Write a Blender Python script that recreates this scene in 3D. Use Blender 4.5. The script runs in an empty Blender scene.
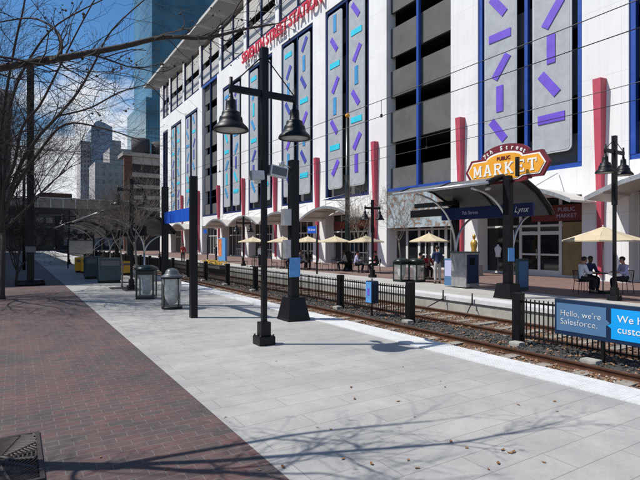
import bpy, bmesh, math, random
from mathutils import Vector, Matrix
random.seed(7)
PI = math.pi
scene = bpy.context.scene
COL = scene.collection
F = 490.0; U0 = 15.0; V0 = 242.0; H = 1.9
T = (320-U0)/F; TH = math.atan(T); SI, CO = math.sin(TH), math.cos(TH)

def YX(u, X): return X*(-T+(1+T*T)*F/(u-U0))
def depth(X, Y): return X*SI+Y*CO
def ZV(v, X, Y): return H+(V0-v)*depth(X, Y)/F
def pt(u, v, d):
    r = (u-320)/F
    return Vector((d*(SI+CO*r), d*(CO-SI*r), H+(V0-v)*d/F))
def G(u, v, z=0.0):
    p = pt(u, v, F*(H-z)/(v-V0)); p.z = z; return p

# ------------------------------------------------------------------ materials
MATS = {}
def mat(name, col, rough=0.6, metal=0.0, var=0.0, scale=4.0, bump=0.0, spec=0.5, alpha=None, col2=None, detail=6, emit=None, trans=0.0):
    m = bpy.data.materials.new(name); m.use_nodes = True
    nt = m.node_tree; N = nt.nodes; L = nt.links
    b = N['Principled BSDF']
    b.inputs['Base Color'].default_value = (*col, 1); b.inputs['Roughness'].default_value = rough
    b.inputs['Metallic'].default_value = metal; b.inputs['Specular IOR Level'].default_value = spec
    if var or bump or col2:
        tc = N.new('ShaderNodeTexCoord'); nz = N.new('ShaderNodeTexNoise')
        nz.inputs['Scale'].default_value = scale; nz.inputs['Detail'].default_value = detail; nz.inputs['Roughness'].default_value = 0.65
        L.new(tc.outputs['Object'], nz.inputs['Vector'])
        rp = N.new('ShaderNodeValToRGB'); rp.color_ramp.elements[0].position = 0.3; rp.color_ramp.elements[1].position = 0.7
        if col2: a, c = col, col2
        else:
            a = tuple(max(0, x*(1-var)) for x in col); c = tuple(min(1, x*(1+var)) for x in col)
        rp.color_ramp.elements[0].color = (*a, 1); rp.color_ramp.elements[1].color = (*c, 1)
        L.new(nz.outputs['Fac'], rp.inputs['Fac']); L.new(rp.outputs['Color'], b.inputs['Base Color'])
        mr = N.new('ShaderNodeMapRange'); mr.inputs['To Min'].default_value = max(0.02, rough-0.12); mr.inputs['To Max'].default_value = min(1, rough+0.12)
        L.new(nz.outputs['Fac'], mr.inputs['Value']); L.new(mr.outputs['Result'], b.inputs['Roughness'])
        if bump:
            bp = N.new('ShaderNodeBump'); bp.inputs['Strength'].default_value = bump; bp.inputs['Distance'].default_value = 0.02
            n2 = N.new('ShaderNodeTexNoise'); n2.inputs['Scale'].default_value = scale*6; n2.inputs['Detail'].default_value = 4
            L.new(tc.outputs['Object'], n2.inputs['Vector']); L.new(n2.outputs['Fac'], bp.inputs['Height']); L.new(bp.outputs['Normal'], b.inputs['Normal'])
    if alpha is not None: b.inputs['Alpha'].default_value = alpha
    if trans: b.inputs['Transmission Weight'].default_value = trans
    if emit: b.inputs['Emission Color'].default_value = (*col, 1); b.inputs['Emission Strength'].default_value = emit
    MATS[name] = m
    return m

def brick_mat(name, c1, c2, mortar, bw, rh, msize, rot=0.0, offset=0.5, mott=None, bump=0.3, rough=0.8, streak=None, squash=1.0):
    m = bpy.data.materials.new(name); m.use_nodes = True
    nt = m.node_tree; N = nt.nodes; L = nt.links; b = N['Principled BSDF']; b.inputs['Specular IOR Level'].default_value = 0.35
    tc = N.new('ShaderNodeTexCoord'); mp = N.new('ShaderNodeMapping'); mp.inputs['Rotation'].default_value[2] = rot
    L.new(tc.outputs['Object'], mp.inputs['Vector'])
    wn = N.new('ShaderNodeTexNoise'); wn.inputs['Scale'].default_value = 6
    L.new(mp.outputs['Vector'], wn.inputs['Vector'])
    br = N.new('ShaderNodeTexBrick'); br.inputs['Scale'].default_value = 1; br.offset = offset
    br.inputs['Brick Width'].default_value = bw; br.inputs['Row Height'].default_value = rh; br.inputs['Mortar Size'].default_value = msize
    br.inputs['Mortar Smooth'].default_value = 0.2
    br.inputs['Color1'].default_value = (*c1, 1); br.inputs['Color2'].default_value = (*c2, 1); br.inputs['Mortar'].default_value = (*mortar, 1)
    L.new(mp.outputs['Vector'], br.inputs['Vector'])
    last = br.outputs['Color']
    for sc, lo, hi, rg in (mott or []):
        nz = N.new('ShaderNodeTexNoise'); nz.inputs['Scale'].default_value = sc; nz.inputs['Detail'].default_value = 8; nz.inputs['Roughness'].default_value = 0.7
        L.new(tc.outputs['Object'], nz.inputs['Vector'])
        rp = N.new('ShaderNodeValToRGB'); rp.color_ramp.elements[0].position = 0.5-rg; rp.color_ramp.elements[1].position = 0.5+rg
        rp.color_ramp.elements[0].color = (*lo, 1); rp.color_ramp.elements[1].color = (*hi, 1)
        L.new(nz.outputs['Fac'], rp.inputs['Fac'])
        mx = N.new('ShaderNodeMix'); mx.data_type = 'RGBA'; mx.blend_type = 'MULTIPLY'; mx.inputs['Factor'].default_value = 1
        L.new(last, mx.inputs[6]); L.new(rp.outputs['Color'], mx.inputs[7]); last = mx.outputs[2]
    vo = N.new('ShaderNodeTexVoronoi'); vo.inputs['Scale'].default_value = 2.6; L.new(tc.outputs['Object'], vo.inputs['Vector'])
    rs = N.new('ShaderNodeValToRGB'); rs.color_ramp.elements[0].position = .045; rs.color_ramp.elements[1].position = .07; rs.color_ramp.elements[0].color = (.72, .72, .72, 1); L.new(vo.outputs['Distance'], rs.inputs['Fac'])
    ms = N.new('ShaderNodeMix'); ms.data_type = 'RGBA'; ms.blend_type = 'MULTIPLY'; ms.inputs[0].default_value = 1; L.new(last, ms.inputs[6]); L.new(rs.outputs['Color'], ms.inputs[7]); last = ms.outputs[2]
    L.new(last, b.inputs['Base Color'])
    mr = N.new('ShaderNodeMapRange'); mr.inputs['To Min'].default_value = rough-0.2; mr.inputs['To Max'].default_value = rough+0.12
    L.new(wn.outputs['Fac'], mr.inputs['Value']); L.new(mr.outputs['Result'], b.inputs['Roughness'])
    bp = N.new('ShaderNodeBump'); bp.inputs['Strength'].default_value = bump; bp.inputs['Distance'].default_value = 0.01; bp.invert = True
    ad = N.new('ShaderNodeMath'); ad.operation = 'MULTIPLY_ADD'; n3 = N.new('ShaderNodeTexNoise'); n3.inputs['Scale'].default_value = 60
    L.new(tc.outputs['Object'], n3.inputs['Vector']); L.new(n3.outputs['Fac'], ad.inputs[0]); ad.inputs[1].default_value = 0.25; L.new(br.outputs['Fac'], ad.inputs[2])
    L.new(ad.outputs['Value'], bp.inputs['Height']); L.new(bp.outputs['Normal'], b.inputs['Normal'])
    return m

M = {}
M['black'] = mat('black_paint', (0.004, 0.0043, 0.0055), 0.45, spec=0.3, var=0.5, scale=9, bump=0.08)
M['darkgreen'] = mat('dark_green_paint', (0.004, 0.012, 0.010), 0.35, var=0.3, scale=6)
M['silver'] = mat('brushed_aluminium', (0.55, 0.56, 0.57), 0.35, 0.7, var=0.15, scale=5)
M['steel'] = mat('stainless_steel', (0.42, 0.42, 0.42), 0.38, 0.6, var=0.25, scale=5)
M['lens'] = mat('milk_glass', (0.42, 0.42, 0.4), 0.3)
M['white'] = mat('white_stucco', (0.70, 0.69, 0.67), 0.75, var=0.05, scale=0.5, bump=0.05)
M['white2'] = mat('white_panel_paint', (0.72, 0.72, 0.70), 0.6, var=0.06, scale=0.8)
M['spandrel'] = mat('grey_precast_concrete', (0.10, 0.102, 0.10), 0.85, var=0.25, scale=0.7, bump=0.1)
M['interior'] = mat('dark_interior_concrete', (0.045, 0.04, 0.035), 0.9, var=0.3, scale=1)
M['blue'] = mat('cobalt_blue_metal', (0.022, 0.07, 0.33), 0.35, var=0.12, scale=2)
M['navy'] = mat('navy_blue_metal', (0.012, 0.022, 0.09), 0.35, var=0.15, scale=2)
M['banner'] = mat('grey_mesh_banner', (0.36, 0.38, 0.40), 0.6, var=0.14, scale=1.6, bump=0.15)
M['bannerframe'] = mat('pale_banner_frame', (0.55, 0.56, 0.56), 0.4, 0.3, var=0.05)
M['upanel'] = mat('warm_grey_cladding', (0.48, 0.47, 0.44), 0.6, var=0.12, scale=0.5)
M['purple'] = mat('violet_paint', (0.15, 0.075, 0.55), 0.5, var=0.15, scale=1.5)
M['cyan'] = mat('cyan_paint', (0.03, 0.55, 0.72), 0.5, var=0.1, scale=1.5)
M['skyblue'] = mat('mid_blue_paint', (0.05, 0.28, 0.55), 0.5, var=0.1, scale=1.5)
M['indigo'] = mat('indigo_paint', (0.06, 0.07, 0.36), 0.5, var=0.1, scale=1.5)
M['red'] = mat('faded_red_metal', (0.47, 0.065, 0.10), 0.5, var=0.15, scale=1.2)
M['redletter'] = mat('red_letter', (0.6, 0.03, 0.045), 0.4)
def wall_mat(name, col):
    m = bpy.data.materials.new(name); m.use_nodes = True
    nt = m.node_tree; N = nt.nodes; L = nt.links; b = N['Principled BSDF']; b.inputs['Roughness'].default_value = 0.8
    tc = N.new('ShaderNodeTexCoord'); sp = N.new('ShaderNodeSeparateXYZ'); L.new(tc.outputs['Object'], sp.inputs[0])
    def mm(op, a, c=None):
        n = N.new('ShaderNodeMath'); n.operation = op
        for i, q in enumerate((a, c)):
            if q is None: continue
            if isinstance(q, (int, float)): n.inputs[i].default_value = q
            else: L.new(q, n.inputs[i])
        return n.outputs[0]
    jz = mm('LESS_THAN', mm('FRACT', mm('DIVIDE', sp.outputs[2], 3.3)), 0.008)
    jy = mm('LESS_THAN', mm('FRACT', mm('DIVIDE', mm('ADD', sp.outputs[1], 1.02), 2.175)), 0.010)
    j = mm('MAXIMUM', jz, jy)
    mp = N.new('ShaderNodeMapping'); mp.inputs['Scale'].default_value = (1.6, 1.6, 0.10); L.new(tc.outputs['Object'], mp.inputs['Vector'])
    st = N.new('ShaderNodeTexNoise'); st.inputs['Scale'].default_value = 1.3; st.inputs['Detail'].default_value = 8; st.inputs['Roughness'].default_value = 0.7; L.new(mp.outputs[0], st.inputs['Vector'])
    r1 = N.new('ShaderNodeValToRGB'); r1.color_ramp.elements[0].position = .38; r1.color_ramp.elements[1].position = .6
    r1.color_ramp.elements[0].color = (*[c*0.925 for c in col], 1); r1.color_ramp.elements[1].color = (*col, 1)
    L.new(st.outputs['Fac'], r1.inputs['Fac'])
    nz = N.new('ShaderNodeTexNoise'); nz.inputs['Scale'].default_value = .35; nz.inputs['Detail'].default_value = 9; L.new(tc.outputs['Object'], nz.inputs['Vector'])
    r2 = N.new('ShaderNodeValToRGB'); r2.color_ramp.elements[0].position = .35; r2.color_ramp.elements[1].position = .65; r2.color_ramp.elements[0].color = (.94, .94, .93, 1); r2.color_ramp.elements[1].color = (1.04, 1.04, 1.04, 1)
    L.new(nz.outputs['Fac'], r2.inputs['Fac'])
    mx = N.new('ShaderNodeMix'); mx.data_type = 'RGBA'; mx.blend_type = 'MULTIPLY'; mx.inputs[0].default_value = 1; L.new(r1.outputs['Color'], mx.inputs[6]); L.new(r2.outputs['Color'], mx.inputs[7])
    m2 = N.new('ShaderNodeMix'); m2.data_type = 'RGBA'; m2.inputs[7].default_value = (*[c*0.66 for c in col], 1); L.new(mm('MULTIPLY', j, 0.55), m2.inputs[0]); L.new(mx.outputs[2], m2.inputs[6])
    L.new(m2.outputs[2], b.inputs['Base Color'])
    return m
M['white'] = wall_mat('white_precast_wall', (0.78, 0.78, 0.77))
def edge_mat():
    m = M['edge']; nt = m.node_tree; N = nt.nodes; L = nt.links; b = N['Principled BSDF']
    tc = N.new('ShaderNodeTexCoord'); br = N.new('ShaderNodeTexBrick'); br.offset = 0; br.inputs['Scale'].default_value = 1
    br.inputs['Brick Width'].default_value = .31; br.inputs['Row Height'].default_value = .61; br.inputs['Mortar Size'].default_value = .004
    br.inputs['Color1'].default_value = (.60, .61, .61, 1); br.inputs['Color2'].default_value = (.57, .58, .58, 1); br.inputs['Mortar'].default_value = (.42, .42, .42, 1)
    L.new(tc.outputs['Object'], br.inputs['Vector'])
    nz = N.new('ShaderNodeTexNoise'); nz.inputs['Scale'].default_value = 5; nz.inputs['Detail'].default_value = 9; nz.inputs['Roughness'].default_value = .7; L.new(tc.outputs['Object'], nz.inputs['Vector'])
    rp = N.new('ShaderNodeValToRGB'); rp.color_ramp.elements[0].position = .36; rp.color_ramp.elements[1].position = .58; rp.color_ramp.elements[0].color = (.86, .855, .84, 1)
    L.new(nz.outputs['Fac'], rp.inputs['Fac'])
    mx = N.new('ShaderNodeMix'); mx.data_type = 'RGBA'; mx.blend_type = 'MULTIPLY'; mx.inputs[0].default_value = 1; L.new(br.outputs['Color'], mx.inputs[6]); L.new(rp.outputs['Color'], mx.inputs[7]); L.new(mx.outputs[2], b.inputs['Base Color'])
    vo = N.new('ShaderNodeTexVoronoi'); vo.inputs['Scale'].default_value = 16; vo.inputs['Randomness'].default_value = 0; L.new(tc.outputs['Object'], vo.inputs['Vector'])
    r3 = N.new('ShaderNodeValToRGB'); r3.color_ramp.elements[0].position = .25; r3.color_ramp.elements[1].position = .4; r3.color_ramp.elements[0].color = (1, 1, 1, 1); r3.color_ramp.elements[1].color = (0, 0, 0, 1); L.new(vo.outputs['Distance'], r3.inputs['Fac'])
    bp = N.new('ShaderNodeBump'); bp.inputs['Strength'].default_value = .5; bp.inputs['Distance'].default_value = .006; L.new(r3.outputs['Color'], bp.inputs['Height']); L.new(bp.outputs['Normal'], b.inputs['Normal'])
M['soffit'] = mat('soffit_metal', (0.55, 0.53, 0.48), 0.5, var=0.08, scale=0.6)
M['canopy'] = mat('pale_canopy_metal', (0.50, 0.49, 0.45), 0.5, 0.1, var=0.12, scale=1.5)
M['glassdark'] = mat('storefront_glass', (0.01, 0.012, 0.014), 0.06, spec=0.8)
M['frame'] = mat('white_door_frame', (0.6, 0.6, 0.58), 0.4)
M['tan'] = mat('beige_umbrella_canvas', (0.50, 0.42, 0.28), 0.85, var=0.06, scale=3, bump=0.1)
M['maroon'] = mat('maroon_enamel', (0.16, 0.02, 0.03), 0.4)
M['gold'] = mat('gold_enamel', (0.80, 0.36, 0.03), 0.45, var=0.08, scale=3)
M['whitesign'] = mat('white_enamel', (0.8, 0.79, 0.75), 0.45)
M['redband'] = mat('dark_red_fascia', (0.13, 0.02, 0.02), 0.5, var=0.2)
M['ochre'] = mat('ochre_panel', (0.23, 0.17, 0.07), 0.6, var=0.2, scale=2)
M['concrete'] = mat('weathered_concrete', (0.36, 0.35, 0.31), 0.85, var=0.3, scale=1.3, bump=0.3)
M['footing'] = mat('rough_footing_concrete', (0.32, 0.31, 0.28), 0.9, var=0.25, scale=6, bump=0.4)
M['edge'] = mat('white_tactile_strip', (0.64, 0.65, 0.65), 0.7, var=0.10, scale=1.6, bump=0.25)
M['rail'] = mat('rusty_rail', (0.10, 0.045, 0.025), 0.55, 0.4, var=0.35, scale=5)
M['railtop'] = mat('worn_rail_head', (0.22, 0.15, 0.12), 0.35, 0.7, var=0.3, scale=5)
M['tie'] = mat('dirty_sleeper', (0.22, 0.20, 0.17), 0.9, var=0.4, scale=3, bump=0.4)
M['stone1'] = mat('brown_ballast', (0.22, 0.125, 0.07), 0.9, var=0.5, scale=18)
M['stone2'] = mat('pale_ballast', (0.33, 0.29, 0.24), 0.9, var=0.4, scale=18)
M['stone3'] = mat('dark_gravel', (0.05, 0.047, 0.043), 0.85, var=0.7, scale=7)
M['teal'] = mat('teal_box_paint', (0.025, 0.05, 0.062), 0.45, var=0.3, scale=4)
M['yellow'] = mat('yellow_box_paint', (0.75, 0.42, 0.02), 0.45, var=0.1)
M['signblue'] = mat('sign_blue', (0.012, 0.09, 0.50), 0.4, var=0.05)
M['slate'] = mat('slate_blue_panel', (0.075, 0.165, 0.30), 0.45, var=0.04)
M['brightblue'] = mat('bright_blue_panel', (0.0, 0.33, 0.80), 0.45, var=0.03)
M['boardnavy'] = mat('board_navy', (0.004, 0.02, 0.06), 0.4, var=0.1)
M['paleblue'] = mat('pale_blue_poster', (0.10, 0.30, 0.62), 0.5, var=0.2, scale=12)
M['clear'] = mat('smoky_clear_panel', (0.5, 0.52, 0.5), 0.06, alpha=0.14)
M['bag'] = mat('grey_plastic_liner', (0.5, 0.5, 0.48), 0.4, var=0.45, scale=5)
M['dome'] = mat('grey_dome_plastic', (0.10, 0.11, 0.12), 0.4, var=0.1)
M['bark'] = mat('grey_brown_bark', (0.055, 0.042, 0.035), 0.9, var=0.5, scale=25, bump=0.5)
M['bark2'] = mat('pale_bark', (0.20, 0.17, 0.14), 0.9, var=0.4, scale=25, bump=0.3)
M['bud'] = mat('dry_bud', (0.05, 0.035, 0.022), 0.9)
M['leafyellow'] = mat('dead_leaf', (0.22, 0.11, 0.04), 0.8, var=0.4, scale=30)
M['iron'] = mat('cast_iron', (0.045, 0.035, 0.035), 0.6, 0.3, var=0.4, scale=14)
M['pit'] = mat('grate_pit', (0.006, 0.006, 0.006), 1)
M['greyshade'] = mat('grey_tower_stone', (0.30, 0.30, 0.30), 0.8, var=0.1, scale=0.1)
M['wire'] = mat('dark_wire', (0.02, 0.02, 0.02), 0.5)
M['statue'] = mat('golden_statue', (0.45, 0.28, 0.05), 0.4, 0.3, var=0.3, scale=6)
M['orange'] = mat('orange_poster', (0.6, 0.18, 0.05), 0.5, var=0.6, scale=3)
M['flower'] = mat('yellow_petals', (0.75, 0.42, 0.01), 0.7, var=0.3, scale=10)
M['leafgreen'] = mat('green_leaves', (0.04, 0.09, 0.02), 0.7, var=0.4, scale=10)
M['skin'] = mat('skin_tone', (0.38, 0.20, 0.13), 0.55, var=0.08, scale=8)
M['skin_dark'] = mat('dark_skin_tone', (0.11, 0.055, 0.035), 0.55, var=0.08, scale=8)
M['hair'] = mat('dark_hair', (0.012, 0.009, 0.007), 0.6, var=0.3, scale=40)
M['sh_white'] = mat('white_cotton', (0.72, 0.73, 0.76), 0.85, var=0.05, scale=8)
M['sh_lav'] = mat('lavender_cotton', (0.42, 0.43, 0.62), 0.85, var=0.06, scale=8)
M['sh_blue'] = mat('navy_cotton', (0.02, 0.035, 0.10), 0.85, var=0.1, scale=8)
M['sh_red'] = mat('red_cotton', (0.35, 0.03, 0.03), 0.85, var=0.1, scale=8)
M['tr_dark'] = mat('black_trousers', (0.012, 0.012, 0.016), 0.85, var=0.2, scale=8)
M['tr_grey'] = mat('pale_grey_trousers', (0.42, 0.42, 0.40), 0.85, var=0.08, scale=8)
M['shoe'] = mat('black_leather', (0.01, 0.01, 0.01), 0.4)
M['brownwall'] = mat('brown_brick_wall', (0.10, 0.045, 0.03), 0.85, var=0.2, scale=1)
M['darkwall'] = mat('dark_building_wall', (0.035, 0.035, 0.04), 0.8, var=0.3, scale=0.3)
M['palewall'] = mat('pale_building_wall', (0.33, 0.31, 0.28), 0.8, var=0.12, scale=0.3)

M['brick'] = brick_mat('brick_pavers', (0.118, 0.070, 0.067), (0.078, 0.070, 0.069), (0.135, 0.122, 0.115), 0.235, 0.118, 0.006, rot=0.0, offset=0.5,
    mott=[(0.9, (0.66, 0.72, 0.76), (1.28, 1.12, 1.08), 0.2), (7, (0.7, 0.7, 0.72), (1.25, 1.2, 1.15), 0.3), (60, (0.75, 0.75, 0.75), (1.2, 1.2, 1.2), 0.3)], bump=0.4, rough=0.72)
M['paver'] = brick_mat('grey_platform_pavers', (0.40, 0.395, 0.375), (0.36, 0.355, 0.34), (0.25, 0.245, 0.235), 1.34, 0.335, 0.005, offset=0.5,
    mott=[(0.45, (0.76, 0.77, 0.79), (1.12, 1.11, 1.09), 0.2), (2.5, (0.87, 0.87, 0.88), (1.06, 1.06, 1.05), 0.2), (28, (0.88, 0.88, 0.88), (1.1, 1.1, 1.1), 0.3), (140, (0.82, 0.82, 0.82), (1.14, 1.14, 1.14), 0.3)], bump=0.3, rough=0.75)
M['plaza'] = brick_mat('plaza_brick', (0.21, 0.125, 0.105), (0.15, 0.105, 0.095), (0.17, 0.15, 0.135), 0.235, 0.118, 0.006,
    mott=[(1.1, (0.75, 0.75, 0.78), (1.2, 1.15, 1.1), 0.25)], bump=0.3)
edge_mat()
M['paver2'] = brick_mat('far_platform_paving', (0.42, 0.41, 0.38), (0.38, 0.37, 0.35), (0.22, 0.21, 0.2), 1.2, 0.6, 0.008,
    mott=[(0.9, (0.8, 0.8, 0.8), (1.12, 1.12, 1.12), 0.25)], bump=0.3)
M['asphalt'] = mat('asphalt', (0.05, 0.05, 0.052), 0.9, var=0.3, scale=2, bump=0.3)
M['bed'] = mat('track_bed', (0.13, 0.095, 0.07), 0.95, var=0.55, scale=7, bump=0.8, detail=10)
M['beddark'] = mat('dark_track_bed', (0.05, 0.05, 0.05), 0.95, var=0.6, scale=6, bump=0.8, detail=10)

def facade_mat(name, wall, glass, sx, sz, fx=0.6, fz=0.6, groughness=0.15, metal=0.0):
    """curtain wall: panes and mullions in object space, all faces"""
    m = bpy.data.materials.new(name); m.use_nodes = True
    nt = m.node_tree; N = nt.nodes; L = nt.links; b = N['Principled BSDF']
    tc = N.new('ShaderNodeTexCoord'); sp = N.new('ShaderNodeSeparateXYZ'); L.new(tc.outputs['Object'], sp.inputs[0])
    def mm(op, a, c):
        n = N.new('ShaderNodeMath'); n.operation = op
        for i, q in enumerate((a, c)):
            if q is None: continue
            if isinstance(q, (int, float)): n.inputs[i].default_value = q
            else: L.new(q, n.inputs[i])
        return n.outputs[0]
    h = mm('ADD', sp.outputs[0], sp.outputs[1])
    a = mm('LESS_THAN', mm('FRACT', mm('DIVIDE', h, sx), None), fx)
    c = mm('LESS_THAN', mm('FRACT', mm('DIVIDE', sp.outputs[2], sz), None), fz)
    k = mm('MULTIPLY', a, c)
    nz = N.new('ShaderNodeTexNoise'); nz.inputs['Scale'].default_value = 0.05; nz.inputs['Detail'].default_value = 3
    L.new(tc.outputs['Object'], nz.inputs['Vector'])
    rp = N.new('ShaderNodeValToRGB'); rp.color_ramp.elements[0].color = (*[x*0.6 for x in glass], 1); rp.color_ramp.elements[1].color = (*[min(1, x*1.5) for x in glass], 1)
    rp.color_ramp.elements[0].position = 0.35; rp.color_ramp.elements[1].position = 0.65
    L.new(nz.outputs['Fac'], rp.inputs['Fac'])
    mx = N.new('ShaderNodeMix'); mx.data_type = 'RGBA'; mx.inputs[6].default_value = (*wall, 1)
    L.new(k, mx.inputs[0]); L.new(rp.outputs['Color'], mx.inputs[7]); L.new(mx.outputs[2], b.inputs['Base Color'])
    r = mm('SUBTRACT', 0.75, mm('MULTIPLY', k, 0.75-groughness)); L.new(r, b.inputs['Roughness'])
    if metal: L.new(mm('MULTIPLY', k, metal), b.inputs['Metallic'])
    return m
M['towerglass'] = facade_mat('blue_green_curtain_wall', (0.09, 0.15, 0.165), (0.09, 0.19, 0.22), 1.5, 3.8, 0.93, 0.9, 0.12, 0.35)
M['tower2'] = facade_mat('stone_and_glass_tower', (0.40, 0.36, 0.34), (0.20, 0.22, 0.25), 2.2, 3.6, 0.5, 0.62, 0.2)
M['tower2glass'] = facade_mat('blue_glass_bay', (0.24, 0.28, 0.33), (0.22, 0.29, 0.38), 1.5, 3.6, 0.85, 0.8, 0.2, 0.15)
M['tower3'] = facade_mat('grey_office_wall', (0.34, 0.33, 0.32), (0.22, 0.22, 0.22), 2.6, 3.4, 0.45, 0.5, 0.2)
M['leftbldg'] = facade_mat('left_office_wall', (0.22, 0.21, 0.205), (0.03, 0.04, 0.05), 3.0, 3.6, 0.55, 0.5, 0.15)
def mural_mat():
    m = bpy.data.materials.new('collage_mural'); m.use_nodes = True
    nt = m.node_tree; N = nt.nodes; L = nt.links; b = N['Principled BSDF']
    tc = N.new('ShaderNodeTexCoord'); vo = N.new('ShaderNodeTexVoronoi'); vo.inputs['Scale'].default_value = 1.1; vo.inputs['Randomness'].default_value = 0.8
    nz = N.new('ShaderNodeTexNoise'); nz.inputs['Scale'].default_value = 1.6; nz.inputs['Detail'].default_value = 8; nz.inputs['Distortion'].default_value = 1.2
    L.new(tc.outputs['Object'], vo.inputs['Vector']); L.new(tc.outputs['Object'], nz.inputs['Vector'])
    rp = N.new('ShaderNodeValToRGB'); e = rp.color_ramp.elements
    e[0].position = 0.32; e[0].color = (0.20, 0.12, 0.08, 1); e[1].position = 0.6; e[1].color = (0.42, 0.47, 0.50, 1)
    x = e.new(0.42); x.color = (0.26, 0.19, 0.15, 1); x = e.new(0.5); x.color = (0.30, 0.38, 0.42, 1)
    L.new(nz.outputs['Fac'], rp.inputs['Fac'])
    mx = N.new('ShaderNodeMix'); mx.data_type = 'RGBA'; mx.blend_type = 'SOFT_LIGHT'; mx.inputs[0].default_value = 0.0
    L.new(rp.outputs['Color'], mx.inputs[6]); L.new(vo.outputs['Color'], mx.inputs[7]); L.new(mx.outputs[2], b.inputs['Base Color'])
    return m
M['mural'] = mural_mat()

# ------------------------------------------------------------------ mesh helpers
class MB:
    def __init__(s): s.b = bmesh.new()
    def box(s, x0, x1, y0, y1, z0, z1, bev=0.0):
        r = bmesh.ops.create_cube(s.b, size=1.0)
        vs = r['verts']
        for v in vs:
            v.co = Vector(((x0+x1)/2+v.co.x*(x1-x0), (y0+y1)/2+v.co.y*(y1-y0), (z0+z1)/2+v.co.z*(z1-z0)))
        if bev:
            es = list({e for v in vs for e in v.link_edges})
            bmesh.ops.bevel(s.b, geom=es, offset=bev, segments=2, affect='EDGES', profile=0.7)
        return s
    def obox(s, mtx, sx, sy, sz, bev=0.0):
        r = bmesh.ops.create_cube(s.b, size=1.0); vs = r['verts']
        for v in vs: v.co = mtx @ Vector((v.co.x*sx, v.co.y*sy, v.co.z*sz))
        if bev:
            es = list({e for v in vs for e in v.link_edges}); bmesh.ops.bevel(s.b, geom=es, offset=bev, segments=2, affect='EDGES')
        return s
    def tube(s, pts, rad, n=8, cap=True, square=False):
        pts = [Vector(p) for p in pts]
        if not isinstance(rad, (list, tuple)): rad = [rad]*len(pts)
        if square: n = 4
        rings = []; up = None
        for i, p in enumerate(pts):
            a = pts[max(0, i-1)]; c = pts[min(len(pts)-1, i+1)]
            d = (c-a)
            if d.length < 1e-9: d = Vector((0, 0, 1))
            d.normalize()
            if up is None:
                up = Vector((1, 0, 0)) if abs(d.x) < 0.8 else Vector((0, 1, 0))
            sx = up-d*up.dot(d); sx.normalize(); up = sx; sy = d.cross(sx)
            ring = []
            for k in range(n):
                an = 2*PI*(k+(0.5 if square else 0))/n; rr = rad[i]*(1.414 if square else 1)
                ring.append(s.b.verts.new(p+sx*math.cos(an)*rr+sy*math.sin(an)*rr))
            rings.append(ring)
        for i in range(len(rings)-1):
            A, B = rings[i], rings[i+1]
            for k in range(n):
                f = s.b.faces.new((A[k], A[(k+1) % n], B[(k+1) % n], B[k])); f.smooth = (n > 4)
        if cap:
            s.b.faces.new(rings[0][::-1]); s.b.faces.new(rings[-1])
        return s
    def lathe(s, prof, n=24, c=(0, 0, 0), smooth=True):
        c = Vector(c); rings = []
        for r, z in prof:
            if r < 1e-5: rings.append([s.b.verts.new(c+Vector((0, 0, z)))])
            else: rings.append([s.b.verts.new(c+Vector((r*math.cos(2*PI*k/n), r*math.sin(2*PI*k/n), z))) for k in range(n)])
        for A, B in zip(rings[:-1], rings[1:]):
            for k in range(n):
                a0, a1 = A[k % len(A)], A[(k+1) % len(A)]; b0, b1 = B[k % len(B)], B[(k+1) % len(B)]
                vs = []
                for v in (a0, a1, b1, b0):
                    if v not in vs: vs.append(v)
                if len(vs) > 2:
                    try: f = s.b.faces.new(vs); f.smooth = smooth
                    except ValueError: pass
        return s
    def prism(s, pts, axis, a0, a1):
        """pts 2D polygon; axis 'x': pts are (y,z) extruded x a0..a1; 'y': (x,z); 'z': (x,y)"""
        def mk(p, a):
            return Vector((a, p[0], p[1])) if axis == 'x' else Vector((p[0], a, p[1])) if axis == 'y' else Vector((p[0], p[1], a))
        A = [s.b.verts.new(mk(p, a0)) for p in pts]; B = [s.b.verts.new(mk(p, a1)) for p in pts]
        n = len(pts)
        for k in range(n): s.b.faces.new((A[k], A[(k+1) % n], B[(k+1) % n], B[k]))
        s.b.faces.new(A[::-1]); s.b.faces.new(B)
        return s
    def sheet(s, pts):
        s.b.faces.new([s.b.verts.new(Vector(p)) for p in pts]); return s
    def rock(s, c, r, flat=0.6):
        rr = bmesh.ops.create_icosphere(s.b, subdivisions=1, radius=r) if r > 0.06 else None
        if rr is None:
            # cheap irregular octahedron
            vs = [s.b.verts.new(Vector(c)+Vector(d)*r*random.uniform(0.7, 1.2)*Vector((1, 1, 1)).length/1.732) for d in ((1, 0, 0), (0, 1, 0), (-1, 0, 0), (0, -1, 0), (0, 0, flat), (0, 0, -flat))]
            a = random.random()*PI
            for v in vs:
                q = v.co-Vector(c); v.co = Vector(c)+Vector((q.x*math.cos(a)-q.y*math.sin(a), q.x*math.sin(a)+q.y*math.cos(a), q.z))
            for k in range(4):
                s.b.faces.new((vs[k], vs[(k+1) % 4], vs[4])); s.b.faces.new((vs[(k+1) % 4], vs[k], vs[5]))
        else:
            for v in rr['verts']:
                q = v.co*random.uniform(0.8, 1.15); v.co = Vector(c)+Vector((q.x, q.y, q.z*flat))
        return s
    def mesh(s, name):
        bmesh.ops.recalc_face_normals(s.b, faces=s.b.faces)
        me = bpy.data.meshes.new(name); s.b.to_mesh(me); s.b.free(); return me
    def build(s, name, m, parent=None, world=False):
        return link(name, s.mesh(name), m, parent, world)

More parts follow.
